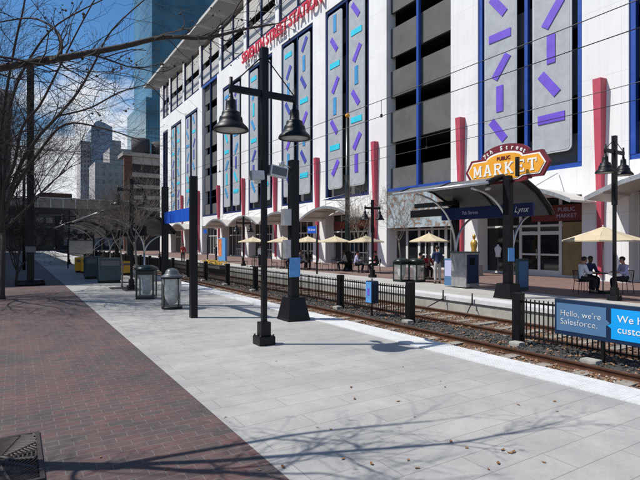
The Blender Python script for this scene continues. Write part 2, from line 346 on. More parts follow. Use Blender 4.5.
def wloc(o):
    v = Vector((0, 0, 0))
    while o is not None:
        v += o.location; o = o.parent
    return v
def link(name, me, m, parent=None, world=False):
    if world and parent is not None: me.transform(Matrix.Translation(-wloc(parent)))
    o = bpy.data.objects.new(name, me); COL.objects.link(o)
    if m is not None: me.materials.clear(); me.materials.append(M[m] if isinstance(m, str) else m)
    if parent is not None: o.parent = parent
    return o
def tag(o, label=None, cat=None, group=None, kind=None):
    if label: o['label'] = label
    if cat: o['category'] = cat
    if group: o['group'] = group
    if kind: o['kind'] = kind
    return o
def thing(name, label, cat, loc=(0, 0, 0), rz=0, group=None):
    o = bpy.data.objects.new(name, None); COL.objects.link(o); o.location = loc; o.rotation_euler.z = rz
    o.empty_display_size = 0.2
    return tag(o, label, cat, group)
def kids(o): return [c for c in bpy.data.objects if c.parent == o]
def dup(o, loc=None, rz=None, label=None, group=None, parent=None):
    c = o.copy(); COL.objects.link(c)
    if parent is not None: c.parent = parent
    if loc is not None: c.location = loc
    if rz is not None: c.rotation_euler.z = rz
    if label: c['label'] = label
    if group: c['group'] = group
    for k in kids(o): dup(k, parent=c)
    return c
def text_mesh(s, size, ext=0.01, bold=0.0, align='CENTER', spacing=1.0, shear=0.0, width=None):
    cu = bpy.data.curves.new('t', 'FONT'); cu.body = s; cu.size = size; cu.extrude = ext; cu.offset = bold
    cu.align_x = align; cu.align_y = 'CENTER'; cu.space_character = spacing; cu.shear = shear; cu.resolution_u = 3
    o = bpy.data.objects.new('t', cu); COL.objects.link(o)
    dg = bpy.context.evaluated_depsgraph_get(); me = bpy.data.meshes.new_from_object(o.evaluated_get(dg))
    bpy.data.objects.remove(o)
    if width:
        xs = [v.co.x for v in me.vertices]; w = max(xs)-min(xs); k = width/w
        me.transform(Matrix.Diagonal((k, 1, 1, 1)))
    return me
FACE_L = Matrix(((0, 0, -1, 0), (-1, 0, 0, 0), (0, 1, 0, 0), (0, 0, 0, 1)))   # text facing -X (towards near platform)
def text(name, s, size, loc, m, parent=None, rot=FACE_L, **k):
    me = text_mesh(s, size, **k); me.transform(Matrix.Translation(Vector(loc)) @ rot)
    return link(name, me, m, parent, world=parent is not None)

# ------------------------------------------------------------------ world, sun, camera
SUN_EL = math.radians(54.0)
sd = Vector((-CO*math.cos(SUN_EL), SI*math.cos(SUN_EL), math.sin(SUN_EL)))   # towards the sun
w = bpy.data.worlds.new('World'); scene.world = w; w.use_nodes = True
N = w.node_tree.nodes; L = w.node_tree.links; N.clear()
out = N.new('ShaderNodeOutputWorld'); bg = N.new('ShaderNodeBackground'); bg.inputs['Strength'].default_value = 0.085
sky = N.new('ShaderNodeTexSky'); sky.sky_type = 'NISHITA'; sky.sun_disc = False; sky.sun_elevation = SUN_EL
sky.sun_rotation = math.atan2(sd.x, sd.y); sky.air_density = 1.0; sky.dust_density = 0.4; sky.ozone_density = 2.5
hs = N.new('ShaderNodeHueSaturation'); hs.inputs['Saturation'].default_value = 1.3; hs.inputs['Value'].default_value = 1.12
L.new(sky.outputs[0], hs.inputs['Color'])
tc = N.new('ShaderNodeTexCoord'); mp = N.new('ShaderNodeMapping'); mp.inputs['Scale'].default_value = (1, 1, 2.4); mp.inputs['Location'].default_value = (0.35, 0.1, 0.0)
L.new(tc.outputs['Generated'], mp.inputs['Vector'])
nz = N.new('ShaderNodeTexNoise'); nz.inputs['Scale'].default_value = 3.2; nz.inputs['Detail'].default_value = 9; nz.inputs['Roughness'].default_value = 0.58; nz.inputs['Distortion'].default_value = 0.3
L.new(mp.outputs[0], nz.inputs['Vector'])
sp = N.new('ShaderNodeSeparateXYZ'); L.new(tc.outputs['Generated'], sp.inputs[0])
mr = N.new('ShaderNodeMapRange'); mr.inputs['From Min'].default_value = 0.0; mr.inputs['From Max'].default_value = 0.42
mr.inputs['To Min'].default_value = 0.26; mr.inputs['To Max'].default_value = -0.17; mr.clamp = True
L.new(sp.outputs[2], mr.inputs['Value'])
ad = N.new('ShaderNodeMath'); ad.operation = 'ADD'; L.new(nz.outputs['Fac'], ad.inputs[0]); L.new(mr.outputs[0], ad.inputs[1])
rp = N.new('ShaderNodeValToRGB'); rp.color_ramp.elements[0].position = 0.52; rp.color_ramp.elements[1].position = 0.62
L.new(ad.outputs[0], rp.inputs['Fac'])
mx = N.new('ShaderNodeMix'); mx.data_type = 'RGBA'; mx.inputs[7].default_value = (8.0, 8.3, 8.8, 1)
L.new(rp.outputs['Color'], mx.inputs[0]); L.new(hs.outputs[0], mx.inputs[6]); L.new(mx.outputs[2], bg.inputs['Color']); L.new(bg.outputs[0], out.inputs[0])

sun = bpy.data.lights.new('sun', 'SUN'); sun.energy = 4.3; sun.angle = math.radians(0.53); sun.color = (1.0, 0.955, 0.89)
so = bpy.data.objects.new('sun', sun); COL.objects.link(so); so.location = (-20, 10, 40)
so.rotation_euler = (-sd).to_track_quat('-Z', 'Y').to_euler()
cam = bpy.data.cameras.new('camera'); co = bpy.data.objects.new('camera', cam); COL.objects.link(co)
cam.sensor_width = 36; cam.lens = F/640*36; cam.shift_y = (V0-240)/640; cam.clip_start = 0.05; cam.clip_end = 3000
co.location = (0, 0, H); co.rotation_euler = (PI/2, 0, -TH); scene.camera = co
scene.view_settings.view_transform = 'Standard'; scene.view_settings.look = 'None'; scene.view_settings.exposure = 0.33; scene.view_settings.gamma = 1
scene.view_settings.use_curve_mapping = False

# ------------------------------------------------------------------ ground
XB = 1.863; XS = 6.18; XE = 6.80; XP = 12.85; RT = -0.35; XF = 24.1
def struct(name, mb, m): return tag(mb.build(name, m), kind='structure')
struct('ground', MB().box(-900, 900, -400, 1500, -1.6, -0.62), 'asphalt')
struct('sidewalk', MB().box(-14, XB, -12, 190, -0.6, 0.0), 'brick')
struct('platform', MB().box(XB, XS, -12, 120, -0.6, 0.0), 'paver')
struct('platform_edge', MB().box(XS, XE, -12, 120, -0.6, 0.012, ), 'edge')
struct('platform_path', MB().box(XB, 24, 120, 190, -0.6, -0.004), 'asphalt')
struct('track_bed', MB().box(XE, XP, -12, 120, -0.6, -0.5), 'bed')
struct('track_divider', MB().box(9.15, 10.35, -12, 120, -0.52, -0.43), 'beddark')
struct('far_platform_wall', MB().box(XP, XP+0.35, -12, 120, -0.6, -0.12), 'concrete')
struct('far_platform_edge', MB().box(XP-0.06, XP+0.62, -12, 120, -0.12, 0.01), 'edge')
struct('far_platform', MB().box(XP+0.62, 16.4, -12, 120, -0.6, 0.0), 'paver2')
struct('plaza', MB().box(16.4, 26, -12, 120, -0.6, 0.004), 'plaza')
# tracks
def track(xc, label, name='railway_track'):
    t = thing(name, label, 'railway track', (xc, 0, -0.5))
    for sx in (-0.76, 0.76):
        x = xc+sx; z = RT
        prof = [(x-0.07, z-0.15), (x+0.07, z-0.15), (x+0.07, z-0.135), (x+0.012, z-0.11), (x+0.012, z-0.045), (x+0.036, z-0.035), (x+0.036, z-0.004), (x+0.03, z), (x-0.03, z), (x-0.036, z-0.004), (x-0.036, z-0.035), (x-0.012, z-0.045), (x-0.012, z-0.11), (x-0.07, z-0.135)]
        r = MB().prism(prof, 'y', -12, 120).build('rail', 'rail', t, True)
        MB().box(x-0.022, x+0.022, -12, 120, z+0.001, z+0.004).build('rail_head', 'railtop', r, True)
    first = None; rest = MB()
    for i in range(150):
        y = 2.0+i*0.76
        if i < 96:
            if first is None: first = MB().box(-1.2, 1.2, -0.12, 0.12, -0.03, 0.045, 0.012).build('sleeper', 'tie', t); o = first
            else:
                o = first.copy(); COL.objects.link(o)
            o.location = (random.uniform(-0.03, 0.03), y, random.uniform(-0.03, 0.0))
        else: rest.box(xc-1.2, xc+1.2, y-0.12, y+0.12, -0.53, -0.46)
    tag(rest.build('sleeper', 'tie', t, True), kind='stuff')
track(8.2, 'rusty railway track beside the near platform edge')
track(11.35, 'rusty railway track running along the far platform wall')
for nm, m, x0, x1, cnt, seed, zb in (('ballast', 'stone1', XE+0.1, 9.2, 9000, 1, -0.49), ('ballast', 'stone1', 10.3, 12.7, 6500, 2, -0.49), ('ballast', 'stone2', XE+0.1, 12.7, 3500, 3, -0.485), ('ballast', 'stone1', 9.1, 10.4, 900, 8, -0.405), ('gravel', 'stone3', 9.1, 10.4, 4200, 4, -0.42)):
    random.seed(seed); mb = MB()
    for i in range(cnt):
        y = 1.5+43*(random.random()**1.5); x = random.uniform(x0, x1)
        mb.rock((x, y, zb+random.uniform(-0.01, 0.02)), random.uniform(0.02, 0.05), 0.7)
    tag(mb.build(nm, m), kind='stuff')
random.seed(11)

# ------------------------------------------------------------------ fence between the tracks
XFE = 9.75
FY = [7.1+3.6*i for i in range(24)]
fe = thing('picket_fence', 'black metal picket fence running down between the two tracks', 'fence', (XFE, 20, -0.45))
def picket_panel(y0, y1):
    m = MB()
    for z in (0.55, -0.22): m.box(XFE-0.02, XFE+0.02, y0, y1, z-0.02, z+0.02)
    n = int((y1-y0)/0.105)
    for i in range(1, n): 
        y = y0+(y1-y0)*i/n; m.box(XFE-0.011, XFE+0.011, y-0.011, y+0.011, -0.27, 0.62)
    m.build('picket_panel', 'black', fe, True)
for y in [-0.1, 3.5]+FY:
    MB().box(XFE-0.1, XFE+0.1, y-0.1, y+0.1, -0.45, 0.74, 0.01).build('post', 'black', fe, True)
    MB().box(XFE-0.32, XFE-0.09, y-0.25, y+0.02, -0.45, -0.33, 0.03).build('footing', 'footing', fe, True)
for a, b in [(-3, -0.1), (-0.1, 3.5), (3.5, 7.1)]+[(FY[i], FY[i+1]) for i in range(1, 23)]: picket_panel(a+0.1, b-0.1)
for i, (u, v) in enumerate([(443.5, 296), (472.6, 299)]):
    Y = YX(u, XP-0.1); s = (1, -1)[i]
    t = thing('cable_stanchion', ('thin black stanchion at far platform edge with strut leaning left', 'thin black stanchion at far platform edge with strut leaning right')[i], 'stanchion', (XP-0.12, Y, -0.5))
    MB().tube([(0, 0, 0.35), (0, 0, 0.72)], 0.025, 6).build('post', 'black', t)
    MB().tube([(0, 0, 0.42), (-0.75, s*0.35, 0.0)], 0.018, 6).build('strut', 'black', t)

# ------------------------------------------------------------------ advertising board on the fence
XA = 9.52
y1 = YX(556, XA); z1 = ZV(298.3, XA, y1); z0 = ZV(333, XA, y1)
ys = YX(610, XA)
bd = thing('advertising_board', 'long navy advertising board with pale and bright blue panels on the track fence', 'sign', (XA, 3.5, -0.45))
MB().box(XA-0.05, XA+0.05, 0.0, y1, z0, z1, 0.008).build('backing', 'boardnavy', bd, True)
m_ = 0.075
lp = MB().box(XA-0.058, XA-0.052, ys+0.04, y1-0.05, z0+m_+0.01, z1-m_).build('message_panel', 'slate', bd, True)
zc = (z0+z1)/2
MB().prism([(ys+0.04, zc+0.06), (ys+0.04, zc-0.06), (ys-0.025, zc)], 'x', XA-0.0585, XA-0.052).build('arrow_tip', 'slate', lp, True)
rp_ = MB().prism([(0.1, z0+m_), (ys-0.05, z0+m_), (ys-0.05, zc-0.09), (ys+0.02-0.0, zc-0.045-0.0), (ys-0.05, zc), (ys-0.05, z1-m_), (0.1, z1-m_)], 'x', XA-0.058, XA-0.052).build('message_panel', 'brightblue', bd, True)
hh = (z1-z0)
text('lettering', "Hello, we're", 0.17, (XA-0.0625, y1-0.13, zc+0.085), 'whitesign', lp, ext=0.002, bold=-0.003, align='LEFT', width=0.80)
text('lettering', "Salesforce.", 0.17, (XA-0.0625, y1-0.13, zc-0.085), 'whitesign', lp, ext=0.002, bold=-0.003, align='LEFT', width=0.74)
text('lettering', "We help", 0.19, (XA-0.0625, ys-0.16, zc+0.10), 'whitesign', rp_, ext=0.002, align='LEFT')
text('lettering', "customers", 0.19, (XA-0.0625, ys-0.16, zc-0.10), 'whitesign', rp_, ext=0.002, align='LEFT')
for u in (603,):
    y = YX(u, XA)
    MB().box(XA-0.03, XA+0.03, y-0.03, y+0.03, -0.43, z0).build('leg', 'black', bd, True)
    MB().box(XA-0.28, XA-0.04, y-0.02, y+0.3, -0.45, -0.34, 0.03).build('footing', 'footing', bd, True)
# small blue box sign on a thin post
X = 9.55; Y = YX(372, X); bs = thing('box_sign', 'small blue box sign on a thin post beside the track fence', 'sign', (X, Y, -0.45))
MB().tube([(0, 0, 0), (0, 0, 1.2)], 0.025, 8).build('post', 'black', bs)
MB().box(-0.13, 0.13, -0.16, 0.16, 0.42, 1.13, 0.015).build('housing', 'boardnavy', bs)
fc = MB().box(-0.14, -0.131, -0.14, 0.14, 0.45, 1.1).build('poster', 'paleblue', bs)
MB().box(-0.146, -0.142, -0.05, 0.05, 0.68, 0.9).build('emblem', 'purple', fc)
# ------------------------------------------------------------------ lamps
BELL = [(0, .66), (.035, .66), (.045, .60), (.05, .57), (.085, .55), (.09, .50), (.095, .38), (.12, .345), (.155, .335), (.165, .30), (.17, .26), (.20, .24), (.21, .19), (.215, .15), (.24, .12), (.30, .06), (.315, .02), (.315, 0), (.29, .0), (.22, .05), (.0, .06)]
def double_lamp(label, loc, h, arm=0.65, sc=1.0, speakers=False, banner=False, group='double bell street lamps', rz=0):
    t = thing('street_lamp', label, 'street lamp', loc, rz, group)
    MB().box(-.16, .16, -.16, .16, 0, .16, .02).box(-.1, .1, -.1, .1, .16, .42, .02).build('base', 'black', t)
    for sx in (-1, 1):
        for sy in (-1, 1): MB().lathe([(0, .16), (.018, .16), (.018, .19), (0, .192)], 6, (sx*.13, sy*.13, 0)).build('bolt', 'iron', t)
    MB().box(-.045, .045, -.045, .045, .42, h*0.58).box(-.065, .065, -.065, .065, h*0.58, h).build('pole', 'black', t)
    za = h-0.85*sc if sc == 1 else h-0.55*sc
    MB().box(-arm-.03, arm+.03, -.035, .035, za-.06, za+.06, .01).build('arm', 'black', t)
    for s in (-1, 1):
        MB().tube([(0, 0, h-0.12), (s*arm, 0, za+.05)], .012, 6).build('brace_rod', 'black', t)
        x = s*arm
        f = MB().lathe([(r*sc, z*sc+za-.06-.70*sc) for r, z in BELL], 28, (x, 0, 0)).tube([(x, 0, za-.2*sc), (x, 0, za+.2*sc)], .035*sc, 8).build('lamp_shade', 'black', t)
        MB().lathe([(0, za-.06-.655*sc), (.25*sc, za-.06-.66*sc), (.26*sc, za-.06-.69*sc), (0, za-.06-.70*sc)], 24, (x, 0, 0)).build('lens', 'lens', f)
    if speakers:
        MB().box(-.03, .03, .2, .38, 3.02, 3.2).box(-.02, .02, .05, .4, 3.08, 3.11).build('camera', 'silver', t)
        q = MB().obox(Matrix.Translation((.26, -.05, 3.22)) @ Matrix.Rotation(math.radians(8), 4, 'Y'), .36, .16, .2, .01).build('loudspeaker', 'silver', t)
        MB().obox(Matrix.Translation((.26, -.135, 3.22)) @ Matrix.Rotation(math.radians(8), 4, 'Y'), .30, .012, .15).build('grille', 'dome', q)
        MB().obox(Matrix.Translation((-.17, -.05, 3.12)) @ Matrix.Rotation(math.radians(-4), 4, 'Y'), .26, .14, .17, .01).build('loudspeaker', 'steel', t)
    return t
XL = 3.93
double_lamp('tall double bell lamp with loudspeakers, nearest on the grey platform', (XL, YX(264, XL), 0), 5.5, 0.65, 1.0, True)
p = G(614.5, 300.5); double_lamp('tall double bell lamp on far platform in front of the big parasol', (p.x, p.y, 0), 5.35, 0.55, 0.95)
p = G(372.5, 277.5); double_lamp('short double bell lamp on far platform behind the blue box sign', (p.x, p.y, 0), 4.15, 0.5, 0.8)
p = G(243.5, 265.8); double_lamp('short double bell lamp on far platform left of the white shirted standing person', (p.x, p.y, 0), 3.95, 0.6, 0.95)
double_lamp('short double bell lamp left of the dark litter bin on near platform', (XL, YX(131.5, XL), 0), 4.4, 0.5, 0.8)
double_lamp('distant double bell lamp beyond the arched shelter on near platform', (XL, 47, 0), 4.6, 0.5, 0.9)
double_lamp('distant double bell lamp on far platform near the corner of the parking building', (15.2, 62, 0), 4.2, 0.5, 0.9)

# ------------------------------------------------------------------ poles on the near platform
p = G(293.5, 319.5); t = thing('camera_pole', 'thick black square pole on tapered pedestal with blue notice and grey box', 'pole', (p.x, p.y, 0))
MB().lathe([(0, 0), (.40, 0), (.40, .08), (.33, .5), (.28, .56), (0, .56)], 4, smooth=False).b
mb = MB(); 
def frustum(mb, b, tt, z0, z1):
    v = [mb.b.verts.new((sx*b, sy*b, z0)) for sx, sy in ((-1, -1), (1, -1), (1, 1), (-1, 1))]+[mb.b.verts.new((sx*tt, sy*tt, z1)) for sx, sy in ((-1, -1), (1, -1), (1, 1), (-1, 1))]
    for k in range(4): mb.b.faces.new((v[k], v[(k+1) % 4], v[4+(k+1) % 4], v[4+k]))
    mb.b.faces.new(v[:4][::-1]); mb.b.faces.new(v[4:]); return mb
def pedestal_pole(t, h, r, b=0.30, tt=0.2, ph=0.56):
    frustum(frustum(MB(), b, b, 0, .06), b*0.97, tt, .06, ph).build('pedestal', 'black', t)
    MB().box(-r, r, -r, r, ph, h, 0.01).build('pole', 'black', t)
pedestal_pole(t, 3.9, 0.105)
MB().box(-.30, -.108, -.1, .1, 2.3, 2.7, .01).build('control_box', 'steel', t)
MB().box(-.26, -.108, -.09, .09, 1.5, 1.95, .01).build('control_box', 'steel', t)
MB().box(-.17, .12, -.125, -.108, 1.05, 1.52).build('notice', 'paleblue', t)
MB().tube([(0, 0, 3.7), (-.35, -.1, 3.75)], .02, 6).lathe([(0, 3.68), (.06, 3.70), (.07, 3.82), (0, 3.85)], 10, (-.38, -.1, 0)).build('camera', 'silver', t)
# station name board between two posts
X = 3.81; ya = YX(193.5, X); yb = YX(165, X)
t = thing('station_sign', 'plain blue station name board carried between two thick black posts', 'sign', (X, ya, 0))
for y in (0, yb-ya): MB().box(-.085, .085, y-.085, y+.085, 0, 3.55, .008).build('post', 'black', t)
MB().box(-.04, .04, .086, yb-ya-.086, 2.44, 2.78, .006).build('panel', 'signblue', t)
# bins
def bin_square(label, loc, rz):
    t = thing('litter_bin', label, 'litter bin', loc, rz)
    m = MB()
    for sx in (-1, 1):
        for sy in (-1, 1): m.box(sx*.265-.025, sx*.265+.025, sy*.265-.025, sy*.265+.025, 0, .95, .008)
    m.box(-.28, .28, -.28, .28, .0, .10).box(-.28, .28, -.28, .28, .82, .94)
    m.build('frame', 'darkgreen', t)
    MB().lathe([(0, 1.13), (.2, 1.12), (.34, 1.06), (.385, 1.0), (.38, .955), (0, .955)], 20).build('lid', 'darkgreen', t)
    mb = MB().lathe([(.02, .14), (.12, .16), (.16, .3), (.2, .5), (.19, .65), (.24, .8)], 14)
    for v in mb.b.verts: v.co.x *= random.uniform(.8, 1.1); v.co.y *= random.uniform(.8, 1.1)
    mb.build('liner_bag', 'bag', t)
    m = MB()
    for s in (-1, 1): m.box(s*.27-.004, s*.27+.004, -.22, .22, .1, .82); m.box(-.22, .22, s*.27-.004, s*.27+.004, .1, .82)
    m.build('side_panel', 'clear', t)
    return t
p = G(146.5, 298.5); b0 = bin_square('square litter bin with dark green lid and clear sides', (p.x, p.y, 0), -0.42)
p = G(172, 308.5); t = thing('litter_bin', 'round clear litter bin with grey dome lid and full liner bag', 'litter bin', (p.x, p.y, 0))
MB().lathe([(0, 0), (.29, 0), (.29, .07), (.27, .07), (.0, .07)], 20).build('base', 'black', t)
m = MB()
for k in range(4):
    a = k*PI/2+0.4; m.tube([(.275*math.cos(a), .275*math.sin(a), .05), (.275*math.cos(a), .275*math.sin(a), .9)], .014, 6)
m.lathe([(.285, .86), (.30, .86), (.30, .92), (.285, .92), (.285, .86)], 24); m.build('frame', 'black', t)
MB().lathe([(.27, .07), (.27, .88)], 24).build('side_panel', 'clear', t)
mb = MB(); mb.lathe([(.03, .12), (.13, .16), (.19, .3), (.21, .45), (.24, .6), (.25, .75), (.27, .9)], 16)
for v in mb.b.verts: v.co.x *= random.uniform(.86, 1.08); v.co.y *= random.uniform(.86, 1.08)
mb.build('liner_bag', 'bag', t)
MB().lathe([(.31, .90), (.32, .93), (.25, .955), (.20, 1.0), (.18, 1.07), (.12, 1.13), (.0, 1.16)], 24).build('lid', 'dome', t)

# ------------------------------------------------------------------ tree grate / manhole grate
gx0, gx1, gy0, gy1 = -0.95, 0.205, 4.48, 5.63
t = thing('iron_grate', 'square cast iron grate with radiating slots set in the brick pavement', 'grate', ((gx0+gx1)/2, (gy0+gy1)/2, 0))
gcx, gcy = -0.13, 5.06
MB().sheet([(gx0, gy0, .003), (gx1, gy0, .003), (gx1, gy1, .003), (gx0, gy1, .003)]).build('pit', 'pit', t, True)
m = MB()
for a, b_, c, d in ((gx0, gx1, gy0, gy0+.035), (gx0, gx1, gy1-.035, gy1), (gx0, gx0+.035, gy0+.036, gy1-.036), (gx1-.035, gx1, gy0+.036, gy1-.036)): m.box(a, b_, c, d, .003, .018)
m.build('frame', 'iron', t, True)
m = MB()
def arc_pts(r):
    pts = []; runs = []
    for k in range(145):
        a = 2*PI*k/144; x = gcx+r*math.cos(a); y = gcy+r*math.sin(a)
        if gx0+.03 < x < gx1-.03 and gy0+.03 < y < gy1-.03: pts.append((x, y, .011))
        else:
            if len(pts) > 1: runs.append(pts)
            pts = []
    if len(pts) > 1: runs.append(pts)
    return runs
r = .09
while r < 1.1:
    for run in arc_pts(r): m.tube(run, .0085, 4, square=False)
    r += .034
for k in range(12):
    a = 2*PI*k/12+.2; pts = []
    q = .09
    while q < 1.2:
        x = gcx+q*math.cos(a); y = gcy+q*math.sin(a)
        if not (gx0+.03 < x < gx1-.03 and gy0+.03 < y < gy1-.03): break
        pts.append((x, y, .012)); q += .05
    if len(pts) > 1: m.tube(pts, .013, 4)
m.lathe([(.06, .003), (.06, .02), (.09, .02), (.09, .003)], 24, (gcx, gcy, 0))
m.build('slotted_plate', 'iron', t, True)
# ------------------------------------------------------------------ the parking / market building
def arc2(p0, p1, p2, n=8):
    p0, p1, p2 = Vector(p0), Vector(p1), Vector(p2)
    return [p0*(1-q)**2+p1*2*q*(1-q)+p2*q*q for q in [i/n for i in range(n+1)]]
PC = [12.8+8.7*k for k in range(-2, 10)]   # pillar centres
def pc(k): return 12.8+8.7*k
YE = 98.0; PW = 1.1
B = thing('parking_building', 'long white parking building with blue framed bays and abstract banners', 'building', (XF, 50, 0))
YS = -8.0
# interior slabs, back wall, end wall, roof
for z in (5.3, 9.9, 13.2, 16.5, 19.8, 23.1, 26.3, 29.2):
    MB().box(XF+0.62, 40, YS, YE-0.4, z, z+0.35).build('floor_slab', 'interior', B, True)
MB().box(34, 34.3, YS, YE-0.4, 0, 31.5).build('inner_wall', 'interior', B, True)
MB().box(XF, 50, YE-0.38, YE, 0, 31.9).build('end_wall', 'white', B, True)
MB().box(XF, 50, YS-0.3, YS-0.02, 0, 31.9).build('end_wall', 'white', B, True)
MB().box(XF+0.02, 50, YS, YE-0.1, 31.95, 32.5).build('roof', 'soffit', B, True)
bd_ = Vector((sd.x, 0, sd.z)).normalized()  # blade tilt follows the sun, shaped so the overhang casts little shade
for i in range(9):
    x = XF-0.05-0.31*i; c0 = Vector((x, 0, 31.86)); c1 = c0+bd_*0.5; nn = Vector((bd_.z, 0, -bd_.x))*0.012
    MB().prism([(q.x, q.z) for q in (c0-nn, c0+nn, c1+nn, c1-nn)], 'y', YS, YE+1.4).build('louvre_blade', 'soffit', B, True)
y = YS+0.4
while y < YE+1.5:
    MB().box(XF-2.75, XF+.01, y, y+0.12, 31.7, 31.85).build('roof_bracket', 'soffit', B, True); y += 4.35
MB().box(XF-2.86, XF-2.78, YS, YE+1.5, 31.75, 32.1).build('roof_edge', 'soffit', B, True)
# pillars
for k in range(-2, 10):
    y = pc(k)
    if y > YE: continue
    MB().box(XF, XF+0.9, y-PW, y+PW, 0, 25.4).build('pillar', 'white', B, True)
    MB().box(XF+0.02, XF+0.9, y-0.42, y+0.42, 25.41, 31.94).build('upper_pillar', 'white', B, True)
MB().box(XF, XF+0.6, YE-2.2, YE-0.4, 0, 31.9).build('pillar', 'white', B, True)
GAR = (1, 6)
OPEN = [(7.5, 9.5), (11.85, 12.95), (14.95, 16.0), (18.2, 19.4), (21.5, 22.6)]
def bay(k):
    a = pc(k)+PW; b = min(pc(k+1)-PW, YE-2.2); g = k in GAR
    top = 25.4 if g else 22.6
    # spandrels
    zs = [5.95]+[z for o in OPEN for z in o]+[25.4]
    for i in range(0, len(zs)-1, 2):
        if zs[i] >= top-0.01: continue
        s = MB().box(XF+0.42, XF+0.60, a, b, zs[i], min(zs[i+1], top)).build('spandrel_panel', 'spandrel', B, True)
    # lower white band, except the shadow strip over the mural
    if k == 1: MB().box(XF+0.05, XF+0.60, a, b, 5.45, 5.70).build('wall_band', 'spandrel', B, True)  # dark strip painted in for the shadow gap under the blue frame
    else: MB().box(XF+0.05, XF+0.60, a, b, 4.3, 5.70).build('wall_band', 'white', B, True)
    if not g: MB().box(XF+0.003, XF+0.60, a, b, 22.9, 25.4).build('wall_band', 'white', B, True)
    else: MB().box(XF+0.05, XF+0.3, a, b, 25.15, 25.4).build('trim', 'blue', B, True)
    # blue frame
    fw = 0.10 if g else 0.26
    f = MB().box(XF+0.10, XF+0.38, a, b, 5.71, 5.94)
    c = (a+b)/2
    f.box(XF+0.12, XF+0.36, c-0.10, c+0.10, 5.95, top+0.0)
    if not g:
        f.box(XF+0.08, XF+0.38, a, a+fw, 5.95, 22.6).box(XF+0.08, XF+0.38, b-fw, b, 5.95, 22.6).box(XF+0.08, XF+0.38, a, b, 22.61, 22.88)
    f.build('window_frame', 'blue' if k <= 1 else 'navy', B, True)
    if g or b-a < 4: return
    # banners
    for j, (p0, p1) in enumerate(((a+0.52, c-0.50), (c+0.50, b-0.52))):
        fr = MB()
        r = 0.28; z0, z1 = 6.6, 22.25
        def rr(y0, y1, z0, z1, r):
            pts = []
            for cx, cz, a0 in ((y1-r, z1-r, 0), (y0+r, z1-r, 90), (y0+r, z0+r, 180), (y1-r, z0+r, 270)):
                for q in range(5):
                    an = math.radians(a0+q*22.5); pts.append((cx+r*math.cos(an), cz+r*math.sin(an)))
            return pts
        bn = MB().prism(rr(p0, p1, z0, z1, r), 'x', XF-0.02, XF+0.05).build('banner_frame', 'bannerframe', B, True)
        MB().prism(rr(p0+0.09, p1-0.09, z0+0.09, z1-0.09, r*0.8), 'x', XF-0.035, XF-0.022).build('banner', 'banner', bn, True)
        ph = (2*[0, 1, 1, 2, 0, 2, 0, 1, 3, 2][k % 10]+j) % 4
        if k == 0: ph = j
        if k == 2: ph = 2+j
        for n in range(8):
            zc_ = 8.45+1.83*n; ty = (ph+n) % 4; yc = (p0+p1)/2+(0.12 if ty == 1 else -0.1 if ty == 3 else 0)
            an = {0: 0, 1: -52, 2: 90, 3: 52}[ty]
            if k <= 0: cm = 'purple' if ty else 'indigo'; cm = 'purple' if cm == 'purple' else ('slate' if (n+j) % 2 else 'purple')
            elif k == 2: cm = 'cyan' if ty == 0 else 'skyblue' if (ty == 2 and n > 2) else 'purple'
            elif k == 3: cm = ['cyan', 'indigo', 'skyblue', 'indigo'][ty] if n > 3 else ['cyan', 'indigo', 'skyblue', 'purple'][ty]
            else: cm = ['cyan', 'skyblue', 'indigo', 'skyblue'][ty] if (n+k) % 3 else ['skyblue', 'cyan', 'cyan', 'indigo'][ty]
            # along = direction in (y,z); reading left is +y
            al = math.radians(an); Lh = 0.76; Wh = 0.235
            dy, dz = -math.cos(al), math.sin(al); ny, nz_ = -dz, dy
            pts = [(yc+sx*dy*Lh+sy*ny*Wh, zc_+sx*dz*Lh+sy*nz_*Wh) for sx, sy in ((-1, -1), (1, -1), (1, 1), (-1, 1))]
            MB().prism(pts, 'x', XF-0.075, XF-0.037).build('color_bar', cm, bn, True)
for k in range(-2, 10): bay(k)
# upper storeys
for k in range(-2, 10):
    a = pc(k)+0.42; b = min(pc(k+1)-0.42, YE-2.2); c = (a+b)/2
    f = MB().box(XF+0.1, XF+0.4, a, b, 25.41, 25.65).box(XF+0.12, XF+0.36, c-0.09, c+0.09, 25.66, 31.9)
    f.box(XF+0.1, XF+0.38, a, a+0.16, 25.66, 31.9).box(XF+0.1, XF+0.38, b-0.16, b, 25.66, 31.9)
    f.build('window_frame', 'navy', B, True)
    for z0, z1 in ((25.95, 28.05), (29.05, 31.2)):
        for p0, p1 in ((a+0.17, c-0.10), (c+0.10, b-0.17)):
            MB().box(XF+0.3, XF+0.42, p0, p1, z0, z1).build('cladding_panel', 'upanel', B, True)
# sign lettering
ya, yb = YX(322.5, XF-0.3), YX(242.5, XF-0.3)
sg = thing('building_sign', 'red raised lettering reading SEVENTH STREET STATION high on white wall', 'sign', (XF-0.3, (ya+yb)/2, 23.4))
text('lettering', 'SEVENTH STREET STATION', 1.75, (XF-0.35, (ya+yb)/2, 24.35), 'redletter', sg, ext=0.06, bold=0.035, width=yb-ya)
